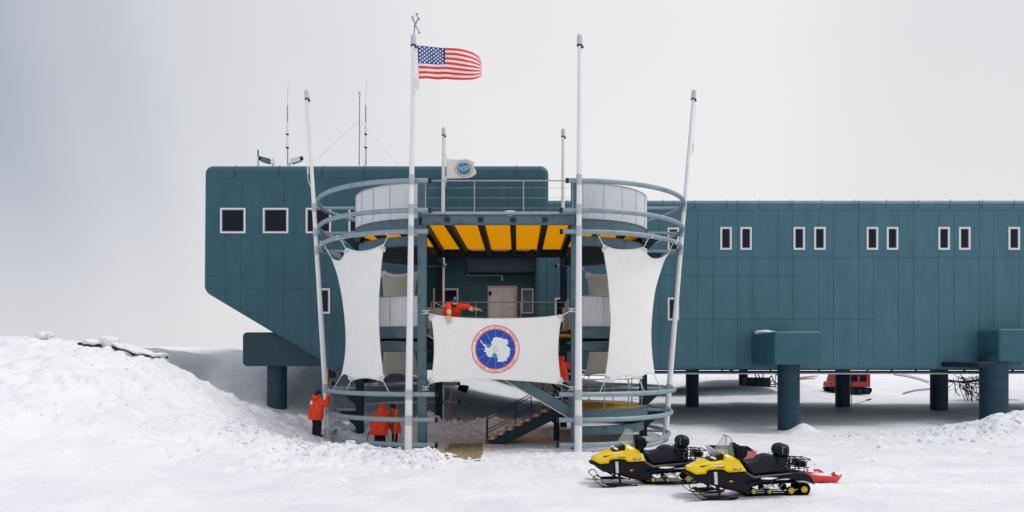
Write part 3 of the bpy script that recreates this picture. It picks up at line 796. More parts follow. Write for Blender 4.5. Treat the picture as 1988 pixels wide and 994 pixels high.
mb = MB(); mb.box((xl,YC0-.36,ZT-.02),(xr,YC0-.30,ZT+.07)); mb.build('toe_board', GALVL, tw, smooth=0)
mb = MB()
for (a, b, h) in ((880,940,.07),(972,1008,.13),(1010,1045,.06),(830,880,.05),(1070,1105,.05)):
    x0, x1 = PX(a,24.3), PX(b,24.3); mb.ell(((x0+x1)/2, YC0-.1, ZT+.02), ((x1-x0)/2,.22,h), 14)
mb.build('deck_snow', SNOW, tw)
mb = MB()
for (a, b) in ((912,935),(928,944),(955,975),(968,990),(1003,1012),(1010,1030),(1040,1046)):
    x0, x1 = PX(a,YC1-.5), PX(b,YC1-.5); mb.ell(((x0+x1)/2, YC1-.43, ZT-.05), ((x1-x0)/2+.05,.08,.09), 12)
mb.build('beam_snow', SNOW, tw)
rail([(xl+.12,YC0-.28,ZT),(xr-.1,YC0-.28,ZT)], 1.15, posts=1.7, wires=3, wr=.005)
rail([(xl+.3,YC1,ZT),(PX(1094,YC1),YC1,ZT)], 1.1, posts=2.5, wires=1)
# mid floor : rear deck up to the door, front stairwell
ZM = E(1.0)
mb = MB(); mb.box((xl,27.4,ZM-.05),(xr,YA-.02,ZM)); mb.build('deck_grating', GRATE, tw, smooth=0)
mb = MB(); ibeam_x(mb, xl, xr, 27.4, ZM-.42, ZM-.06); mb.build('deck_beam', STEEL, tw, smooth=0)
mb = MB(); ibeam_x(mb, PX(850,YC1), PX(1096,YC1), YC1-.3, ZM-.42, ZM-.06); mb.build('deck_beam', STEEL_D, tw, smooth=0)
for x in (xl+.1, -1.7, -.2, 1.0, xr-.1):
    mb = MB(); ibeam_y(mb, 27.5, YT-.1, x, ZM-.40, ZM-.06); mb.build('deck_joist', STEEL_D, tw, smooth=0)
rail([(PX(838,27.6),27.55,ZM),(PX(1097,27.6),27.55,ZM)], 1.08, posts=1.6, wires=3)
rail([(xr-.12,25.9,ZM),(xr-.12,27.5,ZM)], 1.08, posts=.5, wires=2)
mb = MB(); mb.box((xr-.55,24.9,ZM-.35),(xr+.0,27.38,ZM-.30)); mb.box((xr-.55,24.9,ZM-.30),(xr,27.38,ZM-.26)); mb.build('side_grating', GRATE, tw, smooth=0)
# flights
def flight(x0, z0, x1, z1, ya, yb, m=STEEL, steps=15, lift=0, lip=True, tm=TREAD, sm=STEEL):
    d = Vector((x1-x0, 0, z1-z0)); 
    mb = MB(); fl = None
    mb.beam((x0,ya,z0-.1),(x1,ya,z1-.1), .05, .36); fl = mb.build('stair_flight', sm, tw, smooth=0)
    mb = MB(); mb.beam((x0,yb,z0-.1),(x1,yb,z1-.1), .05, .36); mb.build('stringer', STEEL_D, fl, smooth=0)
    if lip:
        nrm = Vector((d.z,0,-d.x)).normalized(); nrm = nrm if nrm.z < 0 else -nrm
        mb = MB(); mb.beam(Vector((x0,ya-.03,z0-.1))+nrm*.2, Vector((x1,ya-.03,z1-.1))+nrm*.2, .10, .035); mb.build('stringer_lip', mat('worn_white',(.62,.61,.56),.6), fl, smooth=0)
    for i in range(steps):
        t = (i+.5)/steps; x = x0+(x1-x0)*t; z = z0+(z1-z0)*t+lift
        mb = MB(); mb.box((x-.15,ya+.03,z-.02),(x+.15,yb-.03,z+.02)); mb.box((x-.15,ya+.03,z-.16),(x-.13,yb-.03,z-.02)) if x1>x0 else mb.box((x-.15,ya+.03,z-.20),(x-.13,yb-.03,z-.02))
        tr = mb.build('tread', tm, fl, smooth=0)
        if lift:
            mb = MB(); mb.ell((x+.02, (ya+yb)/2-.1, z+.02), (.12, .38, .05), 12); mb.build('tread_snow', SNOW, fl)
    return fl
flight(-3.1, ZM, 1.95, E(-1.95), 24.75, 25.75, steps=17)
flight(1.5, E(-1.98), -1.12, E(-3.32), 25.95, 26.95, sm=STEEL_D, lip=False, steps=8, lift=.14, tm=mat('bright_tread', (.42,.25,.05), .7, vscale=12, dirt=(.20,.11,.03)))
# landing joining both flights to the round balcony
mb = MB(); mb.box((1.45,24.8,E(-2.04)),(CR_+.05,31.0,E(-1.99))); mb.build('landing_grating', GR2, tw, smooth=0)
mb = MB(); ibeam_y(mb, 25.9, 31.3, 1.45, E(-2.34), E(-2.05)); ibeam_x(mb, 1.45, CR_, 31.3, E(-2.34), E(-2.05)); mb.build('landing_beam', STEEL_D, tw, smooth=0)
hcol(1.5, 27.2, -.4, E(-2.35), .22, .2, m=STEEL_D)
def slope_rail(x0, z0, x1, z1, y, h=.95, n=3, mid=1, m=GALVL, thin=.02):
    mb = MB(); a = Vector((x0,y,z0)); b = Vector((x1,y,z1))
    mb.tube([a+Vector((0,0,h)), b+Vector((0,0,h))], thin, 8)
    for k in range(mid): mb.tube([a+Vector((0,0,h*(k+1)/(mid+1))), b+Vector((0,0,h*(k+1)/(mid+1)))], thin*.5 if mid > 1 else thin*.8, 8)
    o = mb.build('handrail', m, tw)
    for i in range(n+1):
        p = a.lerp(b, i/n); q = MB(); q.tube([p-Vector((0,0,.1)), p+Vector((0,0,h))], thin, 8); q.build('rail_post', m, o)
slope_rail(-3.05, ZM, -1.5, ZM-.9, 25.8, n=3, mid=3)
slope_rail(-.7, E(-.4), 1.9, E(-1.9), 24.78, h=.55, n=2, mid=2, thin=.012)
slope_rail(.2, E(-.9), 1.9, E(-1.9), 25.8, h=.95, n=3, mid=2)
slope_rail(-1.15, E(-3.35), 1.0, E(-2.25), 26.95, h=1.02, n=2, mid=1, m=STEEL_D)
slope_rail(-1.15, E(-3.35), .5, E(-2.5), 25.93, h=.98, n=1, mid=1, m=STEEL_D)
rail([(1.55,24.85,E(-1.97)),(1.98,24.85,E(-1.97))], 1.05, posts=.4, wires=2)
mb = MB(); mb.tube([P(1083,640+115,24.7), P(1083,770,24.7)], .03, 8)
# cross tie at the back, high
mb = MB(); mb.tube([P(852,508,YRe),P(744,508,YRe)], .05, 8)

# ------------------------------------------------------------------ flagpoles
def flagpole(label, xb, xt, Y, ztop, zb, r0=.125, r1=.065, levels=(), halyard=None, group='tall white flagpoles round the tower'):
    o = thing('flagpole', label, 'flagpole', (xb, Y, zb), 0, group)
    def at(z): t = (z-zb)/(ztop-zb); return Vector((xb+(xt-xb)*t, Y, z)), r0+(r1-r0)*t
    mb = MB(); pts = []; rr = []
    for i in range(13):
        p, r = at(zb+(ztop-.35-zb)*i/12); pts.append(p); rr.append(r)
    mb.tube(pts, rr, 16); mb.build('pole', POLE, o)
    for z in levels:
        p, r = at(z-.17); q, _ = at(z+.17); mb = MB(); mb.tube([p,q], r+.014, 16); mb.build('pole_sleeve', SLEEVE, o)
    p, r = at(ztop-.38); q, _ = at(ztop-.34); mb = MB(); mb.tube([p, q], [.10,.10], 14); mb.ell(p+Vector((.09,-.03,-.04)), .05, 8); mb.build('truck', STEEL_D, o)
    p, r = at(ztop-.34); q, _ = at(ztop); mb = MB(); mb.tube([p, p.lerp(q,.85), q], [.095,.09,.07], 16); mb.build('pole_cap', mat('pole_cap_grey',(.55,.55,.57),.4), o)
    if halyard:
        zl, side, drop = halyard
        a = at(ztop-.4)[0]+Vector((side*.09,-.05,0)); b = at(zl)[0]+Vector((side*.13,-.12,0)); c = at(zl-drop)[0]+Vector((side*.05,-.13,0))
        mb = MB(); mb.tube([a,b], .008, 6); mb.tube([b, (b+c)/2+Vector((side*.05,0,0)), c], .012, 6); mb.tube([b+Vector((0,0,.22)), b-Vector((0,0,.08))], .03, 8)
        mb.build('halyard', ROPE, o)
    return o
LV_ = [E(z) for z in (5.96,4.95,4.22,-1.33,-2.2)]
flagpole('tall front flagpole left of the hanging emblem banner, flying the striped flag', PX(793,24), PX(803.5,24), 23.93, E(10.88), -.15, .135, .062, LV_, (PZ(168,24), 1, .35))
flagpole('tall front flagpole right of the hanging emblem banner, with nothing flying from it', PX(1122,24), PX(1125,24), 23.93, E(10.88), -.4, .135, .062, LV_, None)
flagpole('outward-leaning side flagpole nearest the building\'s left end', side_pole_x(-1,-3.4), -8.52, YM-.1, E(10.7), -.3, .125, .06, LV_, (PZ(335,28.4), -1, .6))
flagpole('outward-leaning side flagpole at the right edge of the tower, above the snowmobiles', side_pole_x(1,-3.6), 7.12, YM-.1, E(10.7), -.3, .125, .06, LV_, (PZ(290,28.4), 1, .3))
flagpole('rear flagpole behind the top railing, flying the white flag with a blue globe', PX(857,33.2), PX(861,33.2), 33.25, E(10.74), -.2, .125, .07, [E(5.0)], (PZ(352,33.2), 1, .4))
flagpole('rear flagpole behind the top railing, bare and near the roof step', PX(1092,33.2), PX(1093.5,33.2), 33.25, E(10.68), -.2, .125, .07, [E(5.0)], None)
# wind sensor on top of the flag pole
ws = thing('wind_vane', 'thin twisted metal wind sensor on top of the left front flagpole', 'wind vane', P(804,68,23.93))
mb = MB()
for pts in ([(804,68),(804,60),(806,50),(812,35),(809,27)], [(802,36),(804,42),(808,52),(813,60),(814,64)], [(801,32),(802,40),(806,44)], [(811,38),(806,46),(804,52)]):
    mb.tube([P(x,y,23.93+.05*i) for i,(x,y) in enumerate(pts)], .022, 6)
for (x, y) in ((809,27),(801,33),(814,63),(813,36)): mb.ell(P(x,y,23.95), (.05,.05,.04), 8)
mb.build('vane_arm', GALVL, ws)

# ------------------------------------------------------------------ flags
def poly_interp(pts, t):
    xs = [p[0] for p in pts]; ys = [p[1] for p in pts]; n = len(pts)-1
    L = [0]
    for i in range(n): L.append(L[-1]+math.hypot(xs[i+1]-xs[i], ys[i+1]-ys[i]))
    d = t*L[-1]; return float(np.interp(d, L, xs)), float(np.interp(d, L, ys))
def smoothpts(pts, n=10):
    """Catmull-Rom through the points"""
    out = []; k = len(pts)
    for i in range(k-1):
        p0, p1, p2, p3 = pts[max(i-1,0)], pts[i], pts[i+1], pts[min(i+2,k-1)]
        for j in range(n):
            t = j/n
            out.append(tuple(.5*((2*p1[q])+(-p0[q]+p2[q])*t+(2*p0[q]-5*p1[q]+4*p2[q]-p3[q])*t*t+(-p0[q]+3*p1[q]-3*p2[q]+p3[q])*t**3) for q in range(2)))
    out.append(pts[-1]); return out
ftop = smoothpts([(810.5,88),(835,90.5),(860,93),(885,94),(905,97.5),(920,103),(930,111),(934.5,121)])
fbot = smoothpts([(813.5,153),(830,152.5),(850,154.5),(865,153.5),(880,154.5),(905,155),(922,153.5),(935,147.5)])
def flagpt(u, v):
    a = poly_interp(ftop, u); b = poly_interp(fbot, u)
    py = a[1]+(b[1]-a[1])*v; px = a[0]+(b[0]-a[0])*v
    wob = math.sin(u*9+v*2.2)*.9*min(1,u*3)*(0.2+v*(1-v)*3.0)
    px += 3.0*math.sin(math.pi*v)*max(0,u-.75)*4*.35
    Y = 23.93+.10*math.sin(u*8.5-v*2.6)*min(1,u*4)+.05*math.sin(u*19+v*5)*u + .25*max(0,u-.85)*3*abs(v-.5)
    return P(px, py+wob, Y)
mb = MB(); nu, nv = 104, 52; vs = [flagpt(i/nu, j/nv) for j in range(nv+1) for i in range(nu+1)]
fl = thing('national_flag', 'red and white striped flag with starred blue canton flying from tall pole', 'flag', flagpt(0,.5))
mb.mats = [RED, FWHITE, BLUE]; base = len(mb.v); mb.v += [tuple(v) for v in vs]
for j in range(nv):
    for i in range(nu):
        stripe = min(12, j*13//nv)
        m = 0 if stripe % 2 == 0 else 1
        if i/nu < .40 and stripe < 7: m = 2
        mb.f.append((j*(nu+1)+i, j*(nu+1)+i+1, (j+1)*(nu+1)+i+1, (j+1)*(nu+1)+i)); mb.m.append(m)
o = mb.build('flag_cloth', None, fl, smooth=80); solidify(o, .006)
mb = MB()
for r in range(9):
    n = 6 if r % 2 == 0 else 5
    for c in range(n):
        u = .40*((c+.5)/6 + (0 if n == 6 else 1/12.)); v = 7/13*(r+.8)/9.6
        for sg in (-1, 1):
            ce = flagpt(u, v)+Vector((0, sg*.009, 0)); ps = []
            for k in range(10):
                rr = .046 if k % 2 == 0 else .024; a = math.pi/2+k*math.pi/5
                ps.append(ce+Vector((rr*math.cos(a), 0, rr*math.sin(a))))
            mb.add([ce]+ps, [(0, k+1, (k+1)%10+1) for k in range(10)])
mb.build('canton_stars', FWHITE, fl, smooth=0, fix=False)
mb = MB(); mb.tube([flagpt(0,0)+Vector((-.02,0,.05)), flagpt(0,1)+Vector((-.02,0,-.1))], .014, 6); mb.tube([flagpt(0,1)+Vector((-.02,0,-.12)), flagpt(0,1)+Vector((-.03,0,-.35))], .022, 6)
mb.build('hoist_rope', ROPE, fl)
# white flag with globe
wt = smoothpts([(867,308),(880,309),(893,309.5),(907,308),(915,311.5),(921,316)])
wb = smoothpts([(867.5,347),(880,346.5),(895,346),(908,345.5),(917,343),(925,337)])
def wflag(u, v):
    a = poly_interp(wt, u); b = poly_interp(wb, u)
    px = a[0]+(b[0]-a[0])*v - 2.5*math.sin(math.pi*min(1,v*1.3))*max(0,u-.85)*6.6*(1 if v<.6 else .2); py = a[1]+(b[1]-a[1])*v
    return P(px, py, 33.2+.045*math.sin(u*7+v*2)*min(1,u*3))
wf = thing('agency_flag', 'white flag with a blue globe and gold ring flying behind the top railing', 'flag', wflag(0,.5))
mb = MB(); nu = nv = 30; mb.add([wflag(i/nu,j/nv) for j in range(nv+1) for i in range(nu+1)], [(j*(nu+1)+i, j*(nu+1)+i+1, (j+1)*(nu+1)+i+1, (j+1)*(nu+1)+i) for j in range(nv) for i in range(nu)])
solidify(mb.build('flag_cloth', FWHITE, wf, smooth=80), .006)
def on_wflag(dx, dz, lift):  # metres from the globe centre
    px = 900.5+dx*41.2; py = 328-dz*41.2
    u = min(1, max(0,(px-867)/(55))); v = min(1,max(0,(py-308)/38.)); p = wflag(u, v)
    return Vector((PX(px,33.2), p.y-lift, PZ(py,33.2)))
def disc(mb, f, r, n=40, lift=.01, squash=(1,1), rings=5):
    vs = [f(0,0,lift)]; fs = []
    for q in range(1, rings+1):
        for k in range(n): a = 2*math.pi*k/n; vs.append(f(r*q/rings*math.cos(a)*squash[0], r*q/rings*math.sin(a)*squash[1], lift))
    for k in range(n): fs.append((0, 1+k, 1+(k+1)%n))
    for q in range(rings-1):
        for k in range(n): fs.append((1+q*n+k, 1+(q+1)*n+k, 1+(q+1)*n+(k+1)%n, 1+q*n+(k+1)%n))
    mb.add(vs, fs)
mb = MB(); disc(mb, on_wflag, .31, 40, .04, (1,.9)); globe = mb.build('globe_emblem', mat('globe_blue',(.03,.22,.48),.7,vscale=5,dirt=(.30,.50,.62)), wf, smooth=0, fix=False)
mb = MB(); v, f = letters('NSF', .30); mb.add([on_wflag(p.x*.95, p.y-.10, .065) for p in v], f); mb.build('flag_lettering', FWHITE, wf, smooth=0, fix=False)
mb = MB()
for k in range(20):
    a = 2*math.pi*k/20; cx_, cy_ = .40*math.cos(a), .365*math.sin(a)
    mb.add([on_wflag(cx_+.045*math.cos(b), cy_+.045*math.sin(b), .04) for b in (a, a+1.9, a+math.pi, a-1.9)], [(0,1,2,3)])
mb.build('gold_ring', YGOLD, wf, smooth=0, fix=False)
mb = MB(); mb.tube([P(865,297,33.1), wflag(0,0), wflag(0,1), P(867,352,33.1)], .014, 6); mb.build('hoist_rope', ROPE, wf)

# ------------------------------------------------------------------ banners
def coons(top, bot, left, right, u, v):
    T = poly_interp(top,u); B = poly_interp(bot,u); Lf = poly_interp(left,v); Rt = poly_interp(right,v)
    r = []
    for q in range(2):
        r.append((1-v)*T[q]+v*B[q]+(1-u)*Lf[q]+u*Rt[q]-((1-u)*(1-v)*top[0][q]+u*(1-v)*top[-1][q]+(1-u)*v*bot[0][q]+u*v*bot[-1][q]))
    return r
def on_cyl(cx, side, rad, rear=False):
    def f(px, py, lift=0):
        d = Vector(((px-XV)/F, 1.0)); c = Vector((cx, YM)); r = rad+(-lift if rear else lift)
        a = d.dot(d); b = -2*d.dot(c); cc = c.dot(c)-r*r; disc_ = b*b-4*a*cc
        if disc_ < 0: t = -b/(2*a)
        else: t = (-b+(1 if rear else -1)*math.sqrt(disc_))/(2*a)
        return P(px, py, t)
    return f
def banner(name, label, surf, top, bot, left, right, material, grommets, ropes, nu=60, nv=60, group='tensioned fabric banners on the tower hoops'):
    o0 = coons(top,bot,left,right,.5,1); root = thing(name, label, 'banner', surf(*o0), 0, group)
    mb = MB(); mb.add([surf(*coons(top,bot,left,right,i/nu,j/nv)) for j in range(nv+1) for i in range(nu+1)],
        [(j*(nu+1)+i, j*(nu+1)+i+1, (j+1)*(nu+1)+i+1, (j+1)*(nu+1)+i) for j in range(nv) for i in range(nu)])
    o = mb.build('banner_cloth', material, root, smooth=80); solidify(o, .012)
    # hem cord along the edge
    hem = []
    for c, rev in ((top,0),(right,0),(bot,1),(left,1)):
        q = [poly_interp(c, i/40) for i in range(41)]; hem += (q[::-1] if rev else q)[:-1]
    mb = MB(); mb.tube([surf(*p) for p in hem], .011, 6, closed=True); mb.build('hem_cord', ROPE, root)
    for (gx_, gy_, dx, dy) in grommets:
        mb = MB(); c = surf(gx_, gy_, .02); L = math.hypot(dx,dy); ux, uy = dx/L, dy/L; s_ = c.y/F
        pl = []
        for (a, b) in ((-3,-8),(5,-5),(5,5),(-3,8)): pl.append(surf(gx_+ux*a-uy*b, gy_+uy*a+ux*b, .022))
        pl2 = [p+Vector((0,-.012,0)) for p in pl]
        mb.add(pl+pl2, [(0,1,2,3),(7,6,5,4),(0,4,5,1),(1,5,6,2),(2,6,7,3),(3,7,4,0)])
        pt = mb.build('corner_plate', FWHITE, root, smooth=0)
        mb = MB()
        for a in (0, 3):
            for b in (-4.5,-1.5,1.5,4.5): p = surf(gx_+ux*a-uy*b, gy_+uy*a+ux*b, .022)+Vector((0,-.016,0)); mb.ell(p, (.016,.006,.016), 6)
        mb.build('plate_bolt', STEEL_D, pt)
    for a, b in ropes:
        mb = MB(); mb.tube([a, b], .016, 6)
        mb.ell(b, .045, 8); 
        mb.build('tension_rope', ROPE, root)
        mb = MB()
        for k in range(-3, 4):
            mb.ell(b+Vector((k*.035, -.09, .05)), .022, 6); mb.ell(b+Vector((k*.035, -.09, -.05)), .022, 6)
        mb.build('rope_clamp', WHITE, root)
    return root
sl_ = on_cyl(CL_, -1, 4.22); sr_ = on_cyl(CR_, 1, 4.22)
def on_ring(cx, side, z, a, px):   # point of a hoop under pixel column px (front half)
    f = on_cyl(cx, side, a); p = f(px, YH); p.z = E(z); return p
def SC(*segs):
    out = []
    for s in segs: out += (smoothpts(s, 8) if not out else smoothpts(s, 8)[1:])
    return out
tl = SC([(643,500),(651,505),(660,505.5),(667,497),(671,481)], [(671,481),(686,486),(703,487.5),(722,484),(738,477),(746,473)])
bl = SC([(661,738),(667,729),(674,728),(679,733),(681,741)], [(681,741),(695,735.5),(710,734),(725,736),(739,741)])
bl = SC([(640,741),(652,731),(664,727),(674,729),(681,741)], [(681,741),(695,735.5),(710,734),(725,736),(740,742)])
bl = SC([(662,731),(668,726.5),(674,728),(678,733),(681,740)], [(681,740),(695,735.5),(710,734),(725,736),(744,741)])
ll = smoothpts([(643,500),(654,530),(663,570),(669,615),(671.5,655),(670,690),(666,715),(662,731)])
rl = smoothpts([(746,473),(741,507),(737,555),(735,600),(736,640),(738.5,680),(742,712),(744,741)])
banner('fabric_banner', 'tall white banner stretched on the front of the left hoops', sl_, tl, bl, ll, rl, CLOTH,
    [(742,483,.6,-1),(674,488,-.6,-1),(740,732,.5,1),(682,733,-.3,1)],
    [(sl_(745,475), on_ring(CL_,-1,4.22,4.47,757)), (sl_(671,482), on_ring(CL_,-1,4.22,4.47,660)), (sl_(643,500), on_ring(CL_,-1,4.22,4.47,628)),
     (sl_(744,740), on_ring(CL_,-1,-1.33,4.22,757)), (sl_(681,740), on_ring(CL_,-1,-1.33,4.22,671)), (sl_(662,730), on_ring(CL_,-1,-1.33,4.22,645))])
tr_ = SC([(1170,473),(1178,478),(1193,483),(1216,484.5),(1236,483),(1250,479)], [(1250,479),(1254,490),(1262,499),(1270,502),(1284,500),(1298,491)])
br_ = SC([(1172,741),(1189,741),(1205,732),(1218,730),(1230,733),(1241,739)], [(1241,739),(1246,731),(1254,726.5),(1264,726),(1271,729)])
lr = smoothpts([(1170,473),(1175,507),(1180,540),(1184,590),(1185.5,625),(1183.5,660),(1179,705),(1172,741)])
rr_ = smoothpts([(1298,491),(1289,507),(1279,537),(1271,568),(1266,610),(1264,650),(1266,690),(1271,729)])
banner('fabric_banner', 'tall white banner stretched on the front of the right hoops', sr_, tr_, br_, lr, rr_, CLOTH,
    [(1175,483,-.6,-1),(1250,486,.4,-1),(1180,732,-.5,1),(1240,732,.3,1)],
    [(sr_(1171,475), on_ring(CR_,1,4.22,4.47,1158)), (sr_(1250,480), on_ring(CR_,1,4.22,4.47,1261)), (sr_(1297,492), on_ring(CR_,1,4.22,4.47,1308)),
     (sr_(1174,740), on_ring(CR_,1,-1.33,4.22,1163)), (sr_(1241,738), on_ring(CR_,1,-1.33,4.22,1252)), (sr_(1270,727), on_ring(CR_,1,-1.33,4.22,1285))])
sl2 = on_cyl(CL_, -1, 4.22, True); sr2 = on_cyl(CR_, 1, 4.22, True)
def pr(x, y): return (x, y)
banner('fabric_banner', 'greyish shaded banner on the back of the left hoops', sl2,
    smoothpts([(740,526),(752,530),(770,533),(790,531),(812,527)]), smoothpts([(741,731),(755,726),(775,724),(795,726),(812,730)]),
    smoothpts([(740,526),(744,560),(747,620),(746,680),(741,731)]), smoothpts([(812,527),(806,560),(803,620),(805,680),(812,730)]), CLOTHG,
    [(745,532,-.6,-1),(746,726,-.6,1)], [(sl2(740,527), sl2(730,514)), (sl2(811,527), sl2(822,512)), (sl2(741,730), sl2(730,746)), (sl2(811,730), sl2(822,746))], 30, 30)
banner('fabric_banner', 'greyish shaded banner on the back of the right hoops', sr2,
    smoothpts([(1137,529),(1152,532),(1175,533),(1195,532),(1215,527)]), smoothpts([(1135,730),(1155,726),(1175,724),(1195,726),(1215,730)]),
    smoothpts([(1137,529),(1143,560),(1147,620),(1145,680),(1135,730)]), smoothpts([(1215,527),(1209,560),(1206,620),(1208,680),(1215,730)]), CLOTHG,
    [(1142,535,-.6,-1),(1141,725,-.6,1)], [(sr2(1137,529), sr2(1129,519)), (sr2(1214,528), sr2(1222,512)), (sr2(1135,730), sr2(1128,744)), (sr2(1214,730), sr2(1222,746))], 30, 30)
# front banner with emblem
YB = 24.02
LCX, LCY = 962.0, 677.8
def flat(px, py, lift=0):
    d = math.hypot(px-LCX, py-LCY); k = min(1, max(0,(d-48)/25.))
    w = .014*k*(mnoise.noise(Vector((px*.05, py*.09, 3)))+.6*mnoise.noise(Vector((px*.02-py*.06, px*.03, 9))))
    return P(px, py, YB+w-lift)
tf = smoothpts([(836,610),(860,613.5),(900,617),(964,618.6),(1020,617.5),(1060,615),(1092,611)])
bf = smoothpts([(836,743),(870,739.5),(920,736.5),(964,736.5),(1010,739),(1050,742),(1090,746)])
lf_ = smoothpts([(836,610),(841,640),(843,677),(841,710),(836,743)]); rf_ = smoothpts([(1092,611),(1086,640),(1083.5,677),(1085,710),(1090,746)])
fb = banner('emblem_banner', 'white banner with round blue and red emblem hanging across the stairs', flat, tf, bf, lf_, rf_, CLOTH,
    [(839,616,-1,-1),(1087,617,1,-1),(838,738,-1,1),(1087,740,1,1)],
    [(flat(836,611), Vector((CL_+.15,YC0-.2,PZ(606,24.3)))), (flat(1092,612), Vector((CR_-.15,YC0-.2,PZ(602,24.3)))), (flat(836,742), Vector((CL_+.15,YC0-.2,PZ(754,24.3)))), (flat(1090,745), Vector((CR_-.15,YC0-.2,PZ(754,24.3))))], 80, 50)
LR = 46.6*YB/F
LC = P(LCX, LCY, YB)
def lg(x, z, lift): return Vector((LC.x+x*LR, YB-lift, LC.z+z*LR))
em = thing_p = bpy.data.objects.new('emblem', None); col.objects.link(em); em.parent = fb; em.location = LC-Vector(fb.location)
def annulus(mb, r0, r1, lift, n=96):
    vs = []; 
    for k in range(n): a = 2*math.pi*k/n; vs += [lg(r0*math.cos(a), r0*math.sin(a), lift), lg(r1*math.cos(a), r1*math.sin(a), lift)]
    mb.add(vs, [(2*k, 2*k+1, (2*k+3)%(2*n), (2*k+2)%(2*n)) for k in range(n)])
mb = MB(); annulus(mb, .965, 1.0, .012); annulus(mb, .80, .84, .016); mb.build('emblem_ring', LOGORED, em, smooth=0, fix=False)
mb = MB(); disc(mb, lg, .81, 96, .012); mb.build('emblem_disc', LOGOBLUE, em, smooth=0, fix=False)
mb = MB()
for k in range(12):
    a = R(30*k); c, s_ = math.cos(a), math.sin(a); w = .009
    mb.add([lg(.2*c-w*s_, .2*s_+w*c, .015), lg(.2*c+w*s_, .2*s_-w*c, .015), lg(.80*c+w*s_, .80*s_-w*c, .015), lg(.80*c-w*s_, .80*s_+w*c, .015)], [(0,1,2,3)])
mb.build('meridian_lines', LOGOPINK, em, smooth=0, fix=False)
cont = [(300,362),(312,364),(318,385),(322,400),(335,418),(355,430),(375,440),(395,450),(410,462),(440,450),(470,440),(486,425),(483,408),(510,378),(516,345),(528,322),(545,318),(562,318),(580,306),(600,318),(625,318),(645,328),(665,322),(688,328),(693,345),(715,350),(735,340),(760,350),(778,362),(776,382),(784,400),(782,425),(790,440),(762,440),(745,458),(770,468),(796,486),(815,515),(822,535),(812,570),(820,590),(808,625),(795,652),(776,680),(760,702),(756,735),(735,728),(710,735),(690,745),(650,748),(615,742),(590,742),(602,710),(606,690),(592,672),(560,668),(505,660),(485,655),(462,662),(432,655),(412,632),(404,600),(388,570),(366,572),(356,552),(385,545),(370,520),(382,492),(378,470),(352,470),(340,438),(312,412),(298,385)]
V2 = Vector
def lpx(p): return ((p[0]-562)/422., (523-p[1])/422.)
def polyadd(mb, pts, lift):
    from mathutils.geometry import delaunay_2d_cdt
    r_ = delaunay_2d_cdt([V2(lpx(p)) for p in pts], [], [list(range(len(pts)))], 1, 1e-5)
    mb.add([lg(v.x, v.y, lift) for v in r_[0]], [tuple(f_) for f_ in r_[2]])
mb = MB(); polyadd(mb, cont, .019); mb.build('continent', FWHITE, em, smooth=0, fix=False)
for pts_ in ([(402,462),(420,448),(442,440),(470,436),(484,430),(505,424),(496,450),(478,480),(455,498),(435,504),(412,490)], [(535,578),(560,596),(590,628),(600,640),(588,664),(560,668),(535,662),(508,652),(498,630),(520,612)], [(740,458),(765,440),(790,436),(784,452),(760,462)]):
    mb = MB(); polyadd(mb, pts_, .023); mb.build('ice_shelf', TEAL, em, smooth=0, fix=False)
mb = MB()
for k in range(16):
    a = 2*math.pi*k/16; c, s_ = math.cos(a), math.sin(a); r1 = .145 if k % 2 == 0 else .115; w = .007
    mb.add([lg(.06*c-w*s_,.06*s_+w*c,.024), lg(.06*c+w*s_,.06*s_-w*c,.024), lg(r1*c,r1*s_,.024)], [(0,1,2)])
mb.build('pole_star', LOGOPINK, em, smooth=0, fix=False)
mb = MB()
for sg in (-1, 1):
    for k in range(5):
        a = (0 if sg > 0 else math.pi)+ sg*R(10-7.3*k); cx_, cy_ = .895*math.cos(a), .895*math.sin(a)
        mb.add([lg(cx_+.02*math.cos(b*math.pi/4), cy_+.02*math.sin(b*math.pi/4), .012) for b in range(8)], [tuple(range(8))])
mb.build('emblem_dots', LOGORED, em, smooth=0, fix=False)
def arc_text(s, a0, a1, r, size, inward):
    mb = MB(); n = len(s)
    wid = [ {'I':.45,' ':.55,'M':1.15,'N':1.05}.get(c,.95) for c in s]; tot = sum(wid); acc = 0
    for c, w in zip(s, wid):
        t = (acc+w/2)/tot; acc += w
        if c == ' ': continue
        a = a0+(a1-a0)*t; v, f = letters(c, size)
        rot = a-math.pi/2 if not inward else a+math.pi/2
        for_ = []
        for p in v:
            x, y = p.x*.92, p.y-size*.36
            for_.append(lg(r*math.cos(a)+x*math.cos(rot)-y*math.sin(rot), r*math.sin(a)+x*math.sin(rot)+y*math.cos(rot), .012))
        mb.add(for_, f)
    mb.build('emblem_lettering', LOGORED, em, smooth=0, fix=False)
arc_text('UNITED STATES ANTARCTIC PROGRAM', R(162), R(18), .90, .135, False)
arc_text('NATIONAL SCIENCE FOUNDATION', R(208), R(332), .90, .13, True)

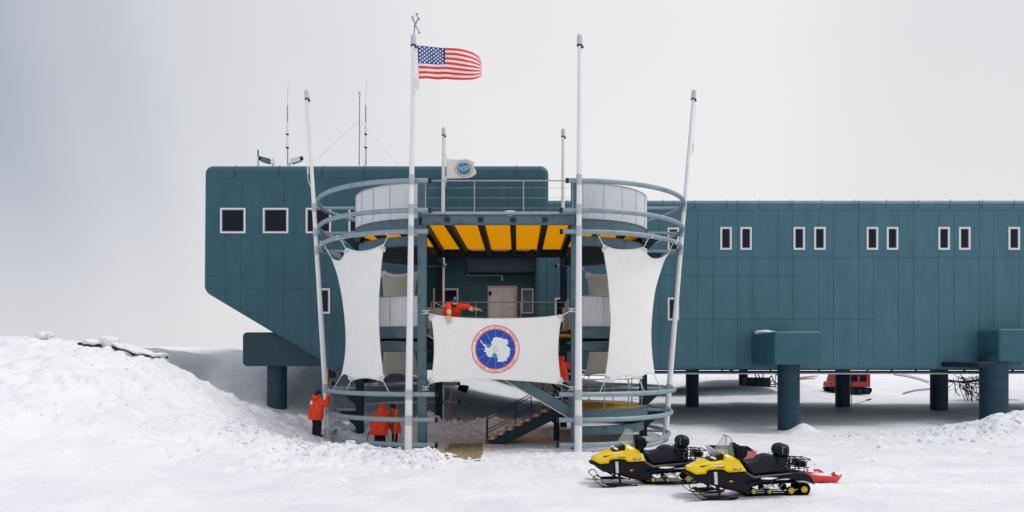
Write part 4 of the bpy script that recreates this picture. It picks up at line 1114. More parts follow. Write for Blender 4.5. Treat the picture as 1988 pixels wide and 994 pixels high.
# ------------------------------------------------------------------ roof equipment
YR_ = 36.5
def whip(px, ytop, label):
    o = thing('whip_antenna', label, 'antenna', P(px, 321, YR_))
    mb = MB(); mb.tube([P(px+.5,321,YR_), P(px,205,YR_)], .035, 8); mb.build('mast', GALVL, o)
    mb = MB(); mb.tube([P(px,207,YR_), P(px+1.5,ytop,YR_)], .008, 6); mb.build('whip', GALVL, o)
    for (a, b) in ((238,260),(264,286)):
        mb = MB(); mb.tube([P(px,a,YR_), P(px,b,YR_)], [.04,.085], 12); mb.build('cone', WHITE, o)
        mb = MB(); mb.tube([P(px,b,YR_), P(px,b+2,YR_)], [.09,.06], 12); mb.build('cone_base', BLACK, o)
whip(558, 162, 'whip antenna with two white cones beside the white security camera')
whip(710, 155, 'whip antenna with two white cones beside the red-tipped mast')
bc = thing('beacon_mast', 'thin guyed roof mast tipped with a red warning lamp', 'mast', P(698,321,YR_))
mb = MB(); mb.tube([P(697.5,321,YR_), P(698,187,YR_)], .028, 8); mb.build('mast', GALVL, bc)
mb = MB(); mb.tube([P(698,187,YR_), P(698,182,YR_)], [.05,.075], 10); mb.build('lamp_base', WHITE, bc)
mb = MB(); mb.tube([P(698,182,YR_), P(698,179,YR_)], [.06,.05], 10); mb.build('lamp_lens', SLEDRED, bc)
for q in ((612,312),(772,321),(706,300),(696,321)):
    mb = MB(); mb.tube([P(698,233,YR_), P(q[0],321 if q[0]!=612 else 312,YR_-.8 if q[0]<700 else YR_-.5)], .006, 5); mb.build('guy_wire', GALVL, bc)
def camera_unit(name, label, cx, cy, dark, flip):
    o = thing(name, label, 'camera', P(cx, 321, YR_-.8)); Yk = YR_-.8; s = flip
    mb = MB(); a = P(cx-10*s, cy+4, Yk); b = P(cx+8*s, cy-2, Yk-.1)
    mb.beam(a, b, .22, .2); mb.beam(a.lerp(b,.0)+Vector((0,0,.13)), b+Vector((s*.12,0,.13)), .26, .03)
    mb.build('camera_housing', mat('cam_dark',(.09,.14,.15),.4) if dark else WHITE, o, smooth=0)
    mb = MB(); d = (b-a).normalized(); mb.tube([b-d*.01, b+d*.1], .085, 12); mb.build('lens_hood', BLACK, o)
    mb = MB(); mb.tube([a.lerp(b,.4)-Vector((0,0,.1)), P(cx-6*s, 315, Yk), P(cx-14*s, 317, Yk), P(cx-14*s, 322, Yk+.1)], .03, 8); mb.build('bracket', GALVL, o)
camera_unit('security_camera', 'white security camera on the roof edge pointing right', 576, 311, False, 1)
camera_unit('security_camera', 'dark roof camera pointing left behind a short stub antenna', 515, 311, True, -1)
o = thing('stub_antenna', 'short black stub antenna at the left end of the roof', 'antenna', P(501,321,YR_-.8))
mb = MB(); mb.tube([P(501,304,YR_-.8), P(501,291,YR_-.8)], .035, 8); mb.build('antenna_tip', BLACK, o)
mb = MB(); mb.tube([P(501,323,YR_-.8), P(501,304,YR_-.8)], .06, 8); mb.build('antenna_base', WHITE, o)
o = thing('marker_stake', 'thin red stake leaning beside the dark roof camera', 'stake', P(534,321,YR_-1))
mb = MB(); mb.tube([P(534,321,YR_-1), P(529,308,YR_-1)], .018, 6); mb.build('stake_rod', SLEDRED, o)

# ------------------------------------------------------------------ people
def blob(name, m, parent, build, voxel=.014, it=4, noise_amp=0, clip=None, matfn=None):
    mb = MB(); build(mb)
    me = bpy.data.meshes.new(name); me.from_pydata(mb.v, [], mb.f)
    bm = bmesh.new(); bm.from_mesh(me); bmesh.ops.recalc_face_normals(bm, faces=bm.faces); bm.to_mesh(me); bm.free()
    o = bpy.data.objects.new(name, me); col.objects.link(o)
    md = o.modifiers.new('r','REMESH'); md.mode = 'VOXEL'; md.voxel_size = voxel
    sm = o.modifiers.new('s','SMOOTH'); sm.iterations = it; sm.factor = .5
    dg = bpy.context.evaluated_depsgraph_get(); dg.update()
    nm = bpy.data.meshes.new_from_object(o.evaluated_get(dg)); o.modifiers.clear(); o.data = nm; nm.name = name
    bpy.data.meshes.remove(me)
    if noise_amp:
        for v, n in zip(nm.vertices, [q.normal.copy() for q in nm.vertices]):
            c = v.co; v.co = c + n*noise_amp*(mnoise.noise(c*9)+.5*mnoise.noise(c*Vector((22,22,14)).x*.0+c*20))
    if clip:
        for v in nm.vertices: v.co = clip(v.co)
    nm.materials.clear()
    for q in (m if isinstance(m, list) else [m]): nm.materials.append(q)
    nm.polygons.foreach_set('use_smooth', [True]*len(nm.polygons))
    if matfn: nm.polygons.foreach_set('material_index', [matfn(p.center) for p in nm.polygons])
    nm.update(); o.parent = parent; return o
V = Vector
def hand_into(mb, w, d, up, s=1.0, curl=.6, side=1):
    """palm, four unequal fingers bent at the knuckles and a thumb leaving the palm's side"""
    d = d.normalized(); lat = d.cross(up).normalized()*side; nrm = lat.cross(d)*side
    pc = w+d*.05*s
    for k in range(4):
        q = (k-1.5)*.024*s; mb.capsule(w+lat*q*.6, w+d*.095*s+lat*q, .020*s, .017*s, 8)
    for k, L in enumerate((.075,.088,.08,.062)):
        q = (k-1.5)*.026*s; a = w+d*.10*s+lat*q; c1 = curl*.5; dd = (d*math.cos(c1)-nrm*math.sin(c1))
        b = a+dd*L*.5*s; d2 = (d*math.cos(c1*2.2)-nrm*math.sin(c1*2.2)); c = b+d2*L*.5*s
        mb.capsule(a, b, .0125*s, .0115*s, 8); mb.capsule(b, c, .0115*s, .010*s, 8)
    a = w+d*.03*s-lat*.038*s; b = a+(d*.6-lat*.75-nrm*.2).normalized()*.045*s; c = b+(d*.9-lat*.2-nrm*.35).normalized()*.038*s
    mb.capsule(a, b, .017*s, .014*s, 8); mb.capsule(b, c, .014*s, .012*s, 8)
def person(label, loc, rz, J, hood='down', hat=None, goggles=False, glove=GLOVE, hem=.74, gauntlet=False, patch=False, face=True, parka=PARKA):
    root = thing('person', label, 'person', loc, rz, 'people in red parkas at the tower')
    def body(mb):
        mb.capsule(J['pel']+V((-.07,0,0)), J['pel']+V((.07,0,0)), .13)
        mb.capsule(J['pel'], J['chest'], .13, .15); mb.capsule(J['chest'], J['neck'], .14, .065)
        mb.capsule(J['neck'], J['head'], .06, .06); mb.ell(J['head'], (.078,.098,.118), 16, J['hrot'])
        mb.capsule(J['shL'], J['shR'], .08)
        fr = J['hrot']
        mb.ell(J['head']+fr@V((0,.098,-.015)), (.013,.02,.022), 8); mb.ell(J['head']+fr@V((0,.085,-.055)), (.028,.014,.01), 8)
        for s_ in (-1,1): mb.ell(J['head']+fr@V((s_*.08,0,-.01)), (.012,.02,.03), 8); mb.ell(J['head']+fr@V((s_*.03,.088,.012)), (.013,.01,.008), 8)
        for s_ in 'LR':
            mb.capsule(J['sh'+s_], J['el'+s_], .055, .045); mb.capsule(J['el'+s_], J['wr'+s_], .045, .033)
            mb.capsule(J['hip'+s_], J['kn'+s_], .135, .11); mb.capsule(J['kn'+s_], J['an'+s_], .11, .095)
    def mf(c): return 1 if (c-J['head']).length < .15 else 0
    blob('person_body', [TROUS, SKIN], root, body, .016, 3, .008, matfn=mf)
    fwd = J.get('foot', V((0,1,0)))
    for s_ in 'LR':
        def boot(mb, s_=s_):
            a = J['an'+s_]; mb.capsule(a+V((0,0,.10)), a, .08, .075); mb.capsule(a+V((0,0,-.045))-fwd*.05, a+V((0,0,-.05))+fwd*.17, .062, .055)
        blob('boot', mat('boot_black',(.014,.014,.018),.7), root, boot, .014, 3)
    up = (J['neck']-J['pel']).normalized()
    def coat(mb):
        a = J['pel']-up*(J['pel'].z-hem if up.z > .8 else .18); lx = V((1,0,0))
        for s_ in (-1,0,1):
            mb.capsule(a+lx*s_*.16, J['chest']+lx*s_*.13, .185, .18)
        mb.capsule(J['shL'], J['shR'], .115); mb.capsule(J['chest'], J['neck'], .17, .10)
        for s_ in 'LR':
            mb.capsule(J['sh'+s_], J['el'+s_], .12, .10); mb.capsule(J['el'+s_], J['wr'+s_], .10, .075)
        hr = J['hrot']
        if hood == 'down':
            mb.ell(J['neck']+V((0,-.10,.06)), (.15,.10,.11), 12); mb.capsule(J['neck']+V((-.09,.02,.03)), J['neck']+V((.09,.02,.03)), .065)
            mb.capsule(J['neck']+V((-.1,-.05,.08)), J['neck']+V((.1,-.05,.08)), .06)
        else:
            mb.ell(J['head']+hr@V((0,-.03,.0)), (.165,.165,.165), 16, hr); mb.capsule(J['neck'], J['head'], .17, .13)
            mb.capsule(J['head']+hr@V((-.1,.06,-.06)), J['head']+hr@V((.1,.06,-.06)), .05)
    zc = hem
    clip = (lambda c: V((c.x, c.y, max(c.z, zc)))) if up.z > .8 else None
    ck = blob('parka', parka, root, coat, .018, 3, .032, clip=clip)
    for s_ in 'LR':
        def glv(mb, s_=s_):
            w = J['wr'+s_]; d = J.get('hd'+s_, (w-J['el'+s_]).normalized()); upv = V((0,0,1)) if abs(d.z) < .8 else V((0,1,0))
            if gauntlet: mb.capsule(w-d*.10, w+d*.03, .085, .06)
            else: mb.capsule(w-d*.05, w+d*.01, .05, .04)
            hand_into(mb, w+d*.01, d, upv, 1.55 if gauntlet else 1.25, J.get('curl'+s_, .7), 1 if s_ == 'L' else -1)
        blob('glove', glove, root, glv, .006, 2)
    hr = J['hrot']
    if hat:
        def hh(mb): mb.ell(J['head']+hr@V((0,-.012,.055)), (.098,.118,.10), 16, hr); mb.ell(J['head']+hr@V((0,-.06,.0)), (.085,.07,.08), 12, hr)
        blob('knit_hat', hat, root, hh, .012, 2)
        if goggles:
            mb = MB(); mb.ell(J['head']+hr@V((0,-.02,.175)), .04, 10); mb.build('pompom', mat('pale_blue_knit',(.25,.38,.65),.9,bump=.8,bscale=90), root, world=False)
    if goggles:
        mb = MB(); mb.ell(J['head']+hr@V((0,.07,.01)), (.092,.05,.045), 14, hr); g = mb.build('goggles', mat('goggle_strap',(.75,.70,.02),.5), root, world=False)
        mb = MB(); mb.ell(J['head']+hr@V((0,.098,.01)), (.07,.035,.03), 14, hr); mb.build('goggle_lens', mat('goggle_lens',(.75,.12,.02),.15,coat=.5), g, world=False)
        mb = MB(); mb.ell(J['head']+hr@V((0,.035,-.085)), (.085,.085,.06), 14, hr); mb.build('neck_gaiter', HATK, root, world=False)
    if patch:
        mb = MB(); c = J['chest']+V((-.10,-.185,.06)); mb.box((c.x-.055,c.y-.012,c.z-.07),(c.x+.055,c.y+.02,c.z+.07)); mb.build('back_patch', FWHITE, ck, world=False)
    return root
def rig(bend=0, lean=0, arms=None, legs=None, headrot=(0,0,0)):
    """local joints, facing +y, feet at z=0"""
    b = R(bend); c, s_ = math.cos(b), math.sin(b)
    def up(x, h, y=0): return V((x, s_*h+y*c, .95+c*h-y*s_))
    J = dict(pel=V((0,0,.95)), chest=up(0,.33), neck=up(0,.52), head=up(0,.70,.02), shL=up(-.19,.46), shR=up(.19,.46),
        hipL=V((-.1,0,.92)), hipR=V((.1,0,.92)), knL=V((-.11,.04,.5)), knR=V((.11,.04,.5)), anL=V((-.12,0,.11)), anR=V((.12,0,.11)))
    from mathutils import Euler
    J['hrot'] = Euler((R(headrot[0]), R(headrot[1]), R(headrot[2]))).to_matrix()
    J.update(dict(elL=V((-.30,.02,1.14)), wrL=V((-.30,.12,.92)), elR=V((.30,.02,1.14)), wrR=V((.30,.12,.92))))
    if arms: J.update(arms)
    if legs: J.update(legs)
    return J
# left man with the marker flag
x1, y1 = PX(614,26.6), 26.6; g1 = ground(x1, y1)
J = rig(6, arms=dict(elR=V((.38,.16,1.26)), wrR=V((.34,.30,1.56)), hdR=V((-.1,.2,.9)), elL=V((-.18,.30,1.22)), wrL=V((.10,.40,1.30)), hdL=V((.8,.2,.2))), headrot=(0,0,-25))
person('person in red parka at the left flagpole reaching up a bamboo pole', (x1, y1, g1-.05), R(-38), J, 'down', HATK, patch=True, hem=.70)
x2, y2 = PX(737,26.2), 26.2; g2 = float(base_h(x2, y2))
J = rig(24, arms=dict(elL=V((-.38,.20,1.08)), wrL=V((-.42,.34,.84)), hdL=V((-.05,.3,-.9)), elR=V((.34,.32,1.08)), wrR=V((.22,.52,.95))), headrot=(-24,0,0))
person('person seen from behind with red hood up, holding a shovel inside the hoops', (x2, y2, g2-.02), R(-12), J, 'up', None, hem=.66)
x3, y3 = PX(768,26.9), 26.9; g3 = float(base_h(x3, y3))
J = rig(8, arms=dict(elR=V((.30,.22,1.16)), wrR=V((.22,.42,1.12)), hdR=V((-.3,.8,.1)), elL=V((-.28,.22,1.14)), wrL=V((-.05,.40,1.02)), hdL=V((.5,.7,.1))), headrot=(-10,0,0))
person('person in black beanie and red parka standing behind the hooded digger', (x3, y3, g3-.06), R(100), J, 'down', HATK, hem=.70)
# person on the stairs leaning over the banner
x4, y4 = PX(874,24.5), 24.86; z4 = ZM-(x4+3.1)*(2.95/5.05)-.02
J = rig(58, arms=dict(), headrot=(-32,0,4))
J['pel'].z -= .12
for k in ('chest','neck','head','shL','shR'): J[k].z -= .03
J.update(dict(elR=J['shR']+V((.05,.36,.00)), wrR=J['shR']+V((.05,.50,-.32)), hdR=V((.0,.05,-1)), curlR=.3,
    elL=J['shL']+V((-.27,.14,.0)), wrL=J['shL']+V((-.50,.22,-.10)), hdL=V((-1,.05,-.05)), curlL=.5))
J['hipL'].z -= .1; J['hipR'].z -= .1; J['knL'] = V((-.13,.16,.47)); J['knR'] = V((.13,.16,.47))
for k in J:
    pass
person('person with blue knit hat and yellow goggles leaning over the emblem banner', (x4, y4, z4-.0), R(196), J, 'down', HATB, goggles=True, gauntlet=True, hem=.6, glove=mat('pale_leather_glove',(.62,.50,.30),.8,bump=.4,bscale=30))
# person on the lower steps
x5, y5 = PX(1091,25.2), 25.25; z5 = ZM-(x5+3.1)*(2.95/5.05)
J = rig(10, arms=dict(elR=V((.32,-.16,1.25)), wrR=V((.34,-.38,1.32)), hdR=V((.1,-1,.2)), elL=V((-.3,.2,1.2)), wrL=V((-.25,.4,1.25)), hdL=V((0,1,.1))), legs=dict(knL=V((-.1,.22,.58)), anL=V((-.1,.16,.28))), headrot=(0,0,0))
person('person in red parka on the stairs, half hidden behind the emblem banner', (x5, y5, z5+.10), R(75), J, 'down', HATK, glove=HATK, hem=.72)
# things they hold
def pole_thing(name, label, cat, p0, p1, r=.016, m=BAMBOO, group=None):
    o = thing(name, label, cat, p0, 0, group); mb = MB(); n = 8; pts = []; rr = []
    for i in range(n*3+1): t = i/(n*3); pts.append(V(p0).lerp(V(p1), t)); rr.append(r*(1.12 if i % 3 == 0 else .97))
    mb.tube(pts, rr, 8); mb.build('shaft', m, o); return o
def black_flag(o, c, s=1, rot=0):
    mb = MB(); pts = []
    for i in range(9):
        for j in range(5):
            u, v = i/8, j/4
            pts.append(V(c)+V((u*.34*s*math.cos(rot), .06*math.sin(u*7+v), -v*.42*s*(1-.35*u)-u*.16*s+math.sin(rot)*u*.2)))
    mb.add(pts, [(i*5+j, (i+1)*5+j, (i+1)*5+j+1, i*5+j+1) for i in range(8) for j in range(4)])
    solidify(mb.build('flag_cloth', mat('black_flag_cloth',(.008,.010,.018),.85), o, smooth=80), .01)
p = pole_thing('marker_flag', 'bamboo pole with small black flag held against the left leaning flagpole', 'marker flag', P(631,855,26.9), P(636.5,716,26.9)); black_flag(p, P(637,716,26.9), .8, 0)
p = pole_thing('marker_flag', 'black marker flag standing behind the left leaning flagpole', 'marker flag', P(646,850,30), P(642,738,30)); black_flag(p, P(642,739,30), 1.4, 0)
pole_thing('bamboo_pole', 'bamboo pole held upright before the person in the black beanie', 'pole', P(765.5,857,26.2), P(769.5,797,26.2), .02)
sv = pole_thing('shovel', 'shovel held low by the hooded person inside the hoops', 'shovel', P(716,838,26.0), P(710,868,25.8), .018, STEEL_D)
mb = MB(); mb.prism([(-.11,0),(.11,0),(.10,.26),(-.10,.26)], .012, .004); M = Matrix.Translation(P(709,879,25.8)); mb.v = [tuple(M@V(v)) for v in mb.v]; mb.build('blade', BLACK, sv)
for i, (a, b, lab) in enumerate((((862,830),(884,745),'thickest of the thin bamboo poles leaning beside the rear hoop end'), ((866,822),(879,745),'middle bamboo pole leaning beside the rear hoop end'), ((874,812),(889,745),'rightmost bamboo pole leaning beside the rear hoop end'))):
    pole_thing('bamboo_pole', lab, 'pole', P(*a, 31.5), P(b[0], b[1]-12, 32.4), .02 if i == 0 else .012, group='bamboo poles leaning at the tower')
bk = thing('rubber_bucket', 'black bucket-shaped cap hanging at the end of the rear upper hoop', 'bucket', P(898,754,33.05))
mb = MB(); a, b = P(890,752,33.05), P(907,756,33.05); mb.tube([a, a.lerp(b,.9), b], [.13,.19,.17], 20); mb.build('bucket_shell', RUBBER, bk)
mb = MB(); mb.tube([b, b+V((.03,0,-.01))], .195, 20); mb.build('bucket_rim', RUBBER, bk)

# bag
gx0, gy0 = PX(836,24.6), 24.4; gz = ground(gx0, gy0)
bg_ = thing('tool_bag', 'black bag with a yellow tab lying in the snow by the hoop end', 'bag', (gx0, gy0, gz))
blob('bag_body', RUBBER, bg_, lambda mb: (mb.ell((-.05,0,.10),(.16,.13,.12),12), mb.ell((.10,0,.12),(.11,.12,.09),12), mb.capsule((-.15,0,.05),(.17,0,.05),.07)), .014, 3, .02)
mb = MB(); mb.tube([(-.10,-.05,.17),(-.03,-.06,.25),(.06,-.05,.24),(.12,-.04,.17)], .014, 8); mb.build('bag_handle', RUBBER, bg_, world=False)
mb = MB(); mb.box((.13,-.15,.02),(.17,-.13,.09)); mb.build('bag_tab', YEL, bg_, world=False, smooth=0)
# plywood
def ramp_board():
    o = thing('plywood_sheet', 'tan plywood sheet lying half buried in snow before the stairs', 'board', P(903,882,24.3))
    mb = MB(); n = 44; vs = []
    c = [V((-2.52,26.0,0)), V((-1.18,26.0,0)), V((-.95,21.2,0)), V((-2.5,21.4,0))]
    for j in range(n+1):
        for i in range(n+1):
            u, v = i/n, j/n; p = c[0].lerp(c[1],u).lerp(c[3].lerp(c[2],u), v)
            e = min(u+.2, 1-u, v+.2, (1-v)*1.2); g_ = ground(p.x, p.y)
            k = .034 + .035*mnoise.noise(V((p.x*2.6, p.y*1.5, 4)))+.03*mnoise.noise(V((p.x*9, p.y*6, 8)))
            k -= .09*max(0, 1-e/.14)**1.3 + .10*max(0,(v-.72))/.28
            vs.append((p.x, p.y, g_+k))
    m = len(vs); vs += [(x,y,z-.03) for x,y,z in vs]
    f = []
    for j in range(n):
        for i in range(n):
            q_ = (j*(n+1)+i, j*(n+1)+i+1, (j+1)*(n+1)+i+1, (j+1)*(n+1)+i); f.append(q_); f.append(tuple(x+m for x in q_[::-1]))
    mb.add(vs, f); mb.build('board', PLY, o, smooth=0)
ramp_board()
wd = thing('snow_scrape', 'dark bar standing for a scrape in the snow beneath the building', 'scrape_mark', P(940,743,60))
mb = MB(); mb.beam(P(925,741,62), P(956,744,61), .5, .12); mb.build('scrape_mark', STEEL_D, wd, smooth=0)  # dark bar added in place of a scrape in the snow

# ------------------------------------------------------------------ snowmobiles
def snowmobile(label, loc, yaw, lean_back=False):
    S = thing('snowmobile', label, 'snowmobile', loc, yaw, 'yellow and black snowmobiles parked in front')
    def q(px, py): return (px/522., (850-py)/522.)
    def PR(pts): return [q(*p) for p in pts]
    kw = dict(world=False)
    def wid(x, z): return .20+.20*min(1, max(0,(x-.38)/.7))
    mb = MB(); mb.prism(PR([(202,545),(215,512),(290,480),(420,432),(500,428),(600,410),(608,348),(650,350),(770,405),(860,542),(640,552),(590,517),(510,517),(440,528),(415,540),(400,577),(290,590),(250,570)]), wid, .05); hood = mb.build('hood', YEL, S, **kw)
    mb = MB(); 
    for pts in ([(318,490),(350,478),(420,470),(370,490),(350,497)], [(500,490),(600,483),(590,494),(510,496)]):
        for sd in (-1,1):
            vs = [V((x, sd*(wid(x,z)+.004), z)) for x, z in PR(pts)]; mb.add(vs+[v+V((0,-sd*.02,0)) for v in vs], [tuple(range(len(pts)))])
    mb.build('air_vent', BLACK, hood, smooth=0, fix=False, **kw)
    mb = MB()
    for sd in (-1,1):
        vs = [V((x, sd*(wid(x,z)+.004), z)) for x, z in PR([(450,470),(570,455),(560,466),(450,480)])]; mb.add(vs, [(0,1,2,3)])
    mb.build('hood_decal', WHITE, hood, smooth=0, fix=False, **kw)
    v, f = letters('ALE', .085); mb = MB(); xx, zz = q(752, 527)
    mb.add([V((xx+p.x*1.15, -(wid(xx,zz)+.006), zz+p.y)) for p in v], f); mb.add([V((xx-p.x*1.15, (wid(xx,zz)+.006), zz+p.y)) for p in v], f)
    mb.build('hood_lettering', mat('decal_navy',(.10,.09,.10),.5), hood, smooth=0, fix=False, **kw)
    mb = MB(); xx, zz = q(702, 513)
    for sd in (-1,1): mb.add([V((xx+.022*math.cos(k*.785), sd*(wid(xx,zz)+.006), zz+.022*math.sin(k*.785))) for k in range(8)], [tuple(range(8))])
    mb.build('hood_emblem', mat('decal_blue',(.02,.05,.35),.5), hood, smooth=0, fix=False, **kw)
    # headlamp pod
    mb = MB(); mb.prism(PR([(448,432),(475,402),(515,378),(600,345),(640,412),(560,430)]), lambda x,z: .26, .05); pod = mb.build('headlamp_pod', BLACK, S, **kw)
    mb = MB()
    for sd in (-1,1): x, z = q(505,402); mb.ell((x, sd*.17, z), (.09,.10,.035), 14, Matrix.Rotation(R(20),3,'Y'))
    mb.build('headlight', mat('lamp_glass',(.75,.77,.8),.1,coat=.6), pod, **kw)
    # windshield: curved clear sheet
    mb = MB(); vs = []; n = 12; m_ = 10
    for j in range(m_+1):
        t = j/m_; xc, zc = q(495+ (645-495)*t**1.15, 400+(140-400)*t)
        hw = .29*(1-.5*t**1.6)
        for i in range(n+1):
            a = -1+2*i/n; yy = a*hw; back = (.34*(1-t)+.13)*a*a
            vs.append(V((xc+back+ (.0), yy, zc-.05*a**4*t*(1 if j == m_ else .3))))
    mb.add(vs, [(j*(n+1)+i, j*(n+1)+i+1, (j+1)*(n+1)+i+1, (j+1)*(n+1)+i) for j in range(m_) for i in range(n)])
    WS = mat('clear_windshield',(.60,.64,.66),.06,alpha=.20,spec=.6); ws_ = mb.build('windshield', WS, S, smooth=80, **kw)
    solidify(ws_, .006)
    edge = [vs[j*(n+1)] for j in range(m_+1)]+[vs[m_*(n+1)+i] for i in range(1,n+1)]+[vs[j*(n+1)+n] for j in range(m_-1,-1,-1)]
    mb = MB(); mb.tube(edge, .009, 6); mb.build('windshield_edge', mat('tinted_edge',(.06,.07,.07),.3), ws_, **kw)
    # cowl and handlebar with covered grips
    def cowl(mb):
        for a, b, r0, r1 in (((805,298),(805,425),.105,.12), ((775,325),(745,400),.085,.095)):
            p0, p1 = q(*a), q(*b); mb.capsule((p0[0],0,p0[1]),(p1[0],0,p1[1]),r0,r1)
        p0 = q(800,300)
        for sd in (-1,1): mb.capsule((p0[0],0,p0[1]),(p0[0]+.05,sd*.30,p0[1]+.0),.07,.09); mb.ell((p0[0]+.03,sd*.32,p0[1]-.05),(.12,.12,.15),12)
    blob('handlebar_muff', RUBBER, S, cowl, .016, 3, .025)
    mb = MB(); p0 = q(835,297); mb.tube([(p0[0],-.42,p0[1]),(p0[0]+.10,-.47,p0[1]),(p0[0]-.02,-.40,p0[1]-.02)], .012, 8)
    mb.tube([(p0[0]-.10,-.40,p0[1]+.03),(p0[0]-.14,-.48,p0[1]+.10)], .01, 8); mb.build('brake_lever', BLACK, S, **kw)
    # belly pan
    mb = MB(); mb.prism(PR([(200,548),(202,590),(260,640),(330,685),(430,705),(520,722),(640,760),(800,795),(880,800),(950,735),(960,690),(1250,650),(1400,600),(1400,560),(960,600),(860,545),(640,556),(590,521),(510,521),(440,532),(420,544),(405,581),(290,594)]),
        lambda x,z: (.18+.2*min(1,max(0,(x-.36)/.6)))*(.93 if z > .3 else .78), .04); pan = mb.build('belly_pan', BLACK, S, **kw)
    mb = MB(); mb.prism(PR([(188,565),(170,585),(205,600),(290,600),(285,590)]), .21, .02); mb.build('front_bumper', BLACK, S, **kw)
    mb = MB()
    for sd in (-1,1): x, z = q(678,655); y = .355 if z > .3 else .30; mb.box((x-.035,sd*.355-.012,z-.018),(x+.035,sd*.355+.012,z+.018))
    mb.build('side_reflector', ORANGE, pan, smooth=0, **kw)
    mb = MB()
    for sd in (-1,1): x, z = q(1198,634); mb.box((x-.085,sd*.352-.004,z-.014),(x+.085,sd*.352+.004,z+.014))
    mb.build('tunnel_decal', mat('decal_orange',(.75,.38,.05),.5), pan, smooth=0, **kw)
    # seat, tunnel and box
    mb = MB(); mb.prism(PR([(840,420),(880,432),(930,440),(985,430),(1030,422),(1065,392),(1110,368),(1160,362),(1205,368),(1250,385),(1300,395),(1300,560),(960,602),(900,560)]), lambda x,z: .20 if z > .62 else .25, .05); seat = mb.build('seat', SEATM, S, **kw)
    mb = MB()
    for sd in (-1,1): mb.tube([(q(850,430)[0],sd*.252,q(850,430)[1]),(q(960,595)[0],sd*.262,q(960,595)[1])], .006, 6)
    mb.build('seat_seam', RUBBER, seat, **kw)
    mb = MB(); mb.prism(PR([(1235,382),(1410,385),(1412,565),(1240,575)]), .24, .04); bx = mb.build('storage_box', BLACK, S, **kw)
    mb = MB()
    for (a, b) in ((1358,450),(1345,488),(1365,515),(1375,405)): x, z = q(a,b); mb.ell((x,-.243,z),.014,8)
    mb.build('box_rivet', CHROME, bx, **kw)
    mb = MB(); sk = 30 if lean_back else 0
    mb.prism(PR([(1258+sk,352),(1248+sk,312),(1262+sk,272),(1295+sk,247),(1340+sk,238),(1380+sk,246),(1402+sk,280),(1404+sk,335),(1392,392),(1290,392),(1272,372)]), .235, .075); br = mb.build('backrest', SEATM, S, **kw)
    mb = MB(); mb.tube([(q(1305,0)[0], -.255, q(0,258)[1]), (q(1300,0)[0],-.262,q(0,300)[1]), (q(1308,0)[0],-.255,q(0,345)[1])], .007, 6); mb.build('backrest_piping', mat('teal_piping',(.15,.42,.36),.6), br, **kw)
    mb = MB(); x, z = q(1215,362); mb.tube([(x-.06,.0,z-.02),(x-.05,0,z+.03),(x+.05,0,z+.03),(x+.06,0,z-.02)], .01, 8); mb.build('grab_handle', CHROME, S, **kw)
    # running boards
    for sd in (-1,1):
        mb = MB(); a, b = q(860,655), q(1400,575); mb.beam((a[0],sd*.38,a[1]-.05),(b[0]-.05,sd*.36,b[1]-.04), .14, .03)
        rb_ = mb.build('running_board', BLACK, S, smooth=0, **kw)
        mb = MB(); mb.ell((0,0,0),(.34,.05,.025),16); mb.v = [tuple(V(v)*(1+.6*mnoise.noise(V(v)*14))+V(((a[0]+b[0])/2+.1, sd*.385, (a[1]+b[1])/2-.02))) for v in mb.v]; mb.build('board_snow', SNOW, rb_, **kw)
    # rear tunnel and flap
    mb = MB(); mb.prism(PR([(1380,565),(1500,562),(1585,575),(1640,612),(1665,660),(1690,712),(1640,690),(1560,655),(1480,640),(1380,648),(1250,660),(1250,610)]), .27, .02); mb.build('snow_flap', BLACK, S, **kw)
    mb = MB(); mb.prism(PR([(1470,668),(1560,662),(1650,672),(1672,700),(1600,700),(1520,690)]), .22, .01); mb.build('flap_snow', SNOW, S, **kw)
    # rear rack
    mb = MB()
    for sd in (-1,1):
        y = sd*.24
        mb.tube([(q(1408,410)[0],y,q(0,410)[1]),(q(1500,408)[0],y,q(0,410)[1]),(q(1640,420)[0],y,q(0,422)[1])], .012, 8)
        mb.tube([(q(1408,440)[0],y,q(0,438)[1]),(q(1600,440)[0],y,q(0,440)[1])], .010, 8)
        mb.tube([(q(1410,490)[0],y,q(0,492)[1]),(q(1500,490)[0],y,q(0,495)[1]),(q(1620,506)[0],y,q(0,508)[1])], .012, 8)
        mb.tube([(q(1415,525)[0],y,q(0,522)[1]),(q(1540,510)[0],y,q(0,515)[1])], .010, 8)
        for px_ in (1500, 1560): mb.tube([(q(px_,0)[0],y,q(0,412)[1]),(q(px_,0)[0],y,q(0,565)[1])], .012, 8)
        mb.tube([(q(1560,0)[0],y,q(0,430)[1]),(q(1600,0)[0],y,q(0,560)[1])], .012, 8)
    for px_ in (1430, 1500, 1570, 1630): mb.tube([(q(px_,0)[0],-.24,q(0,412)[1]),(q(px_,0)[0],.24,q(0,412)[1])], .011, 8)
    for px_ in (1500, 1560): mb.tube([(q(px_,0)[0],-.24,q(0,500)[1]),(q(px_,0)[0],.24,q(0,500)[1])], .011, 8)
    rack = mb.build('cargo_rack', BLACK, S, **kw)
    mb = MB(); mb.prism(PR([(1500,430),(1585,440),(1590,500),(1500,495)]), .20, .02); mb.build('rack_panel', BLACK, rack, **kw)
    mb = MB(); x, z = q(1592,470); mb.box((x,-.17,z-.04),(x+.035,.17,z+.04)); mb.build('tail_light', mat('lens_red',(.5,.10,.08),.2), rack, smooth=0, **kw)
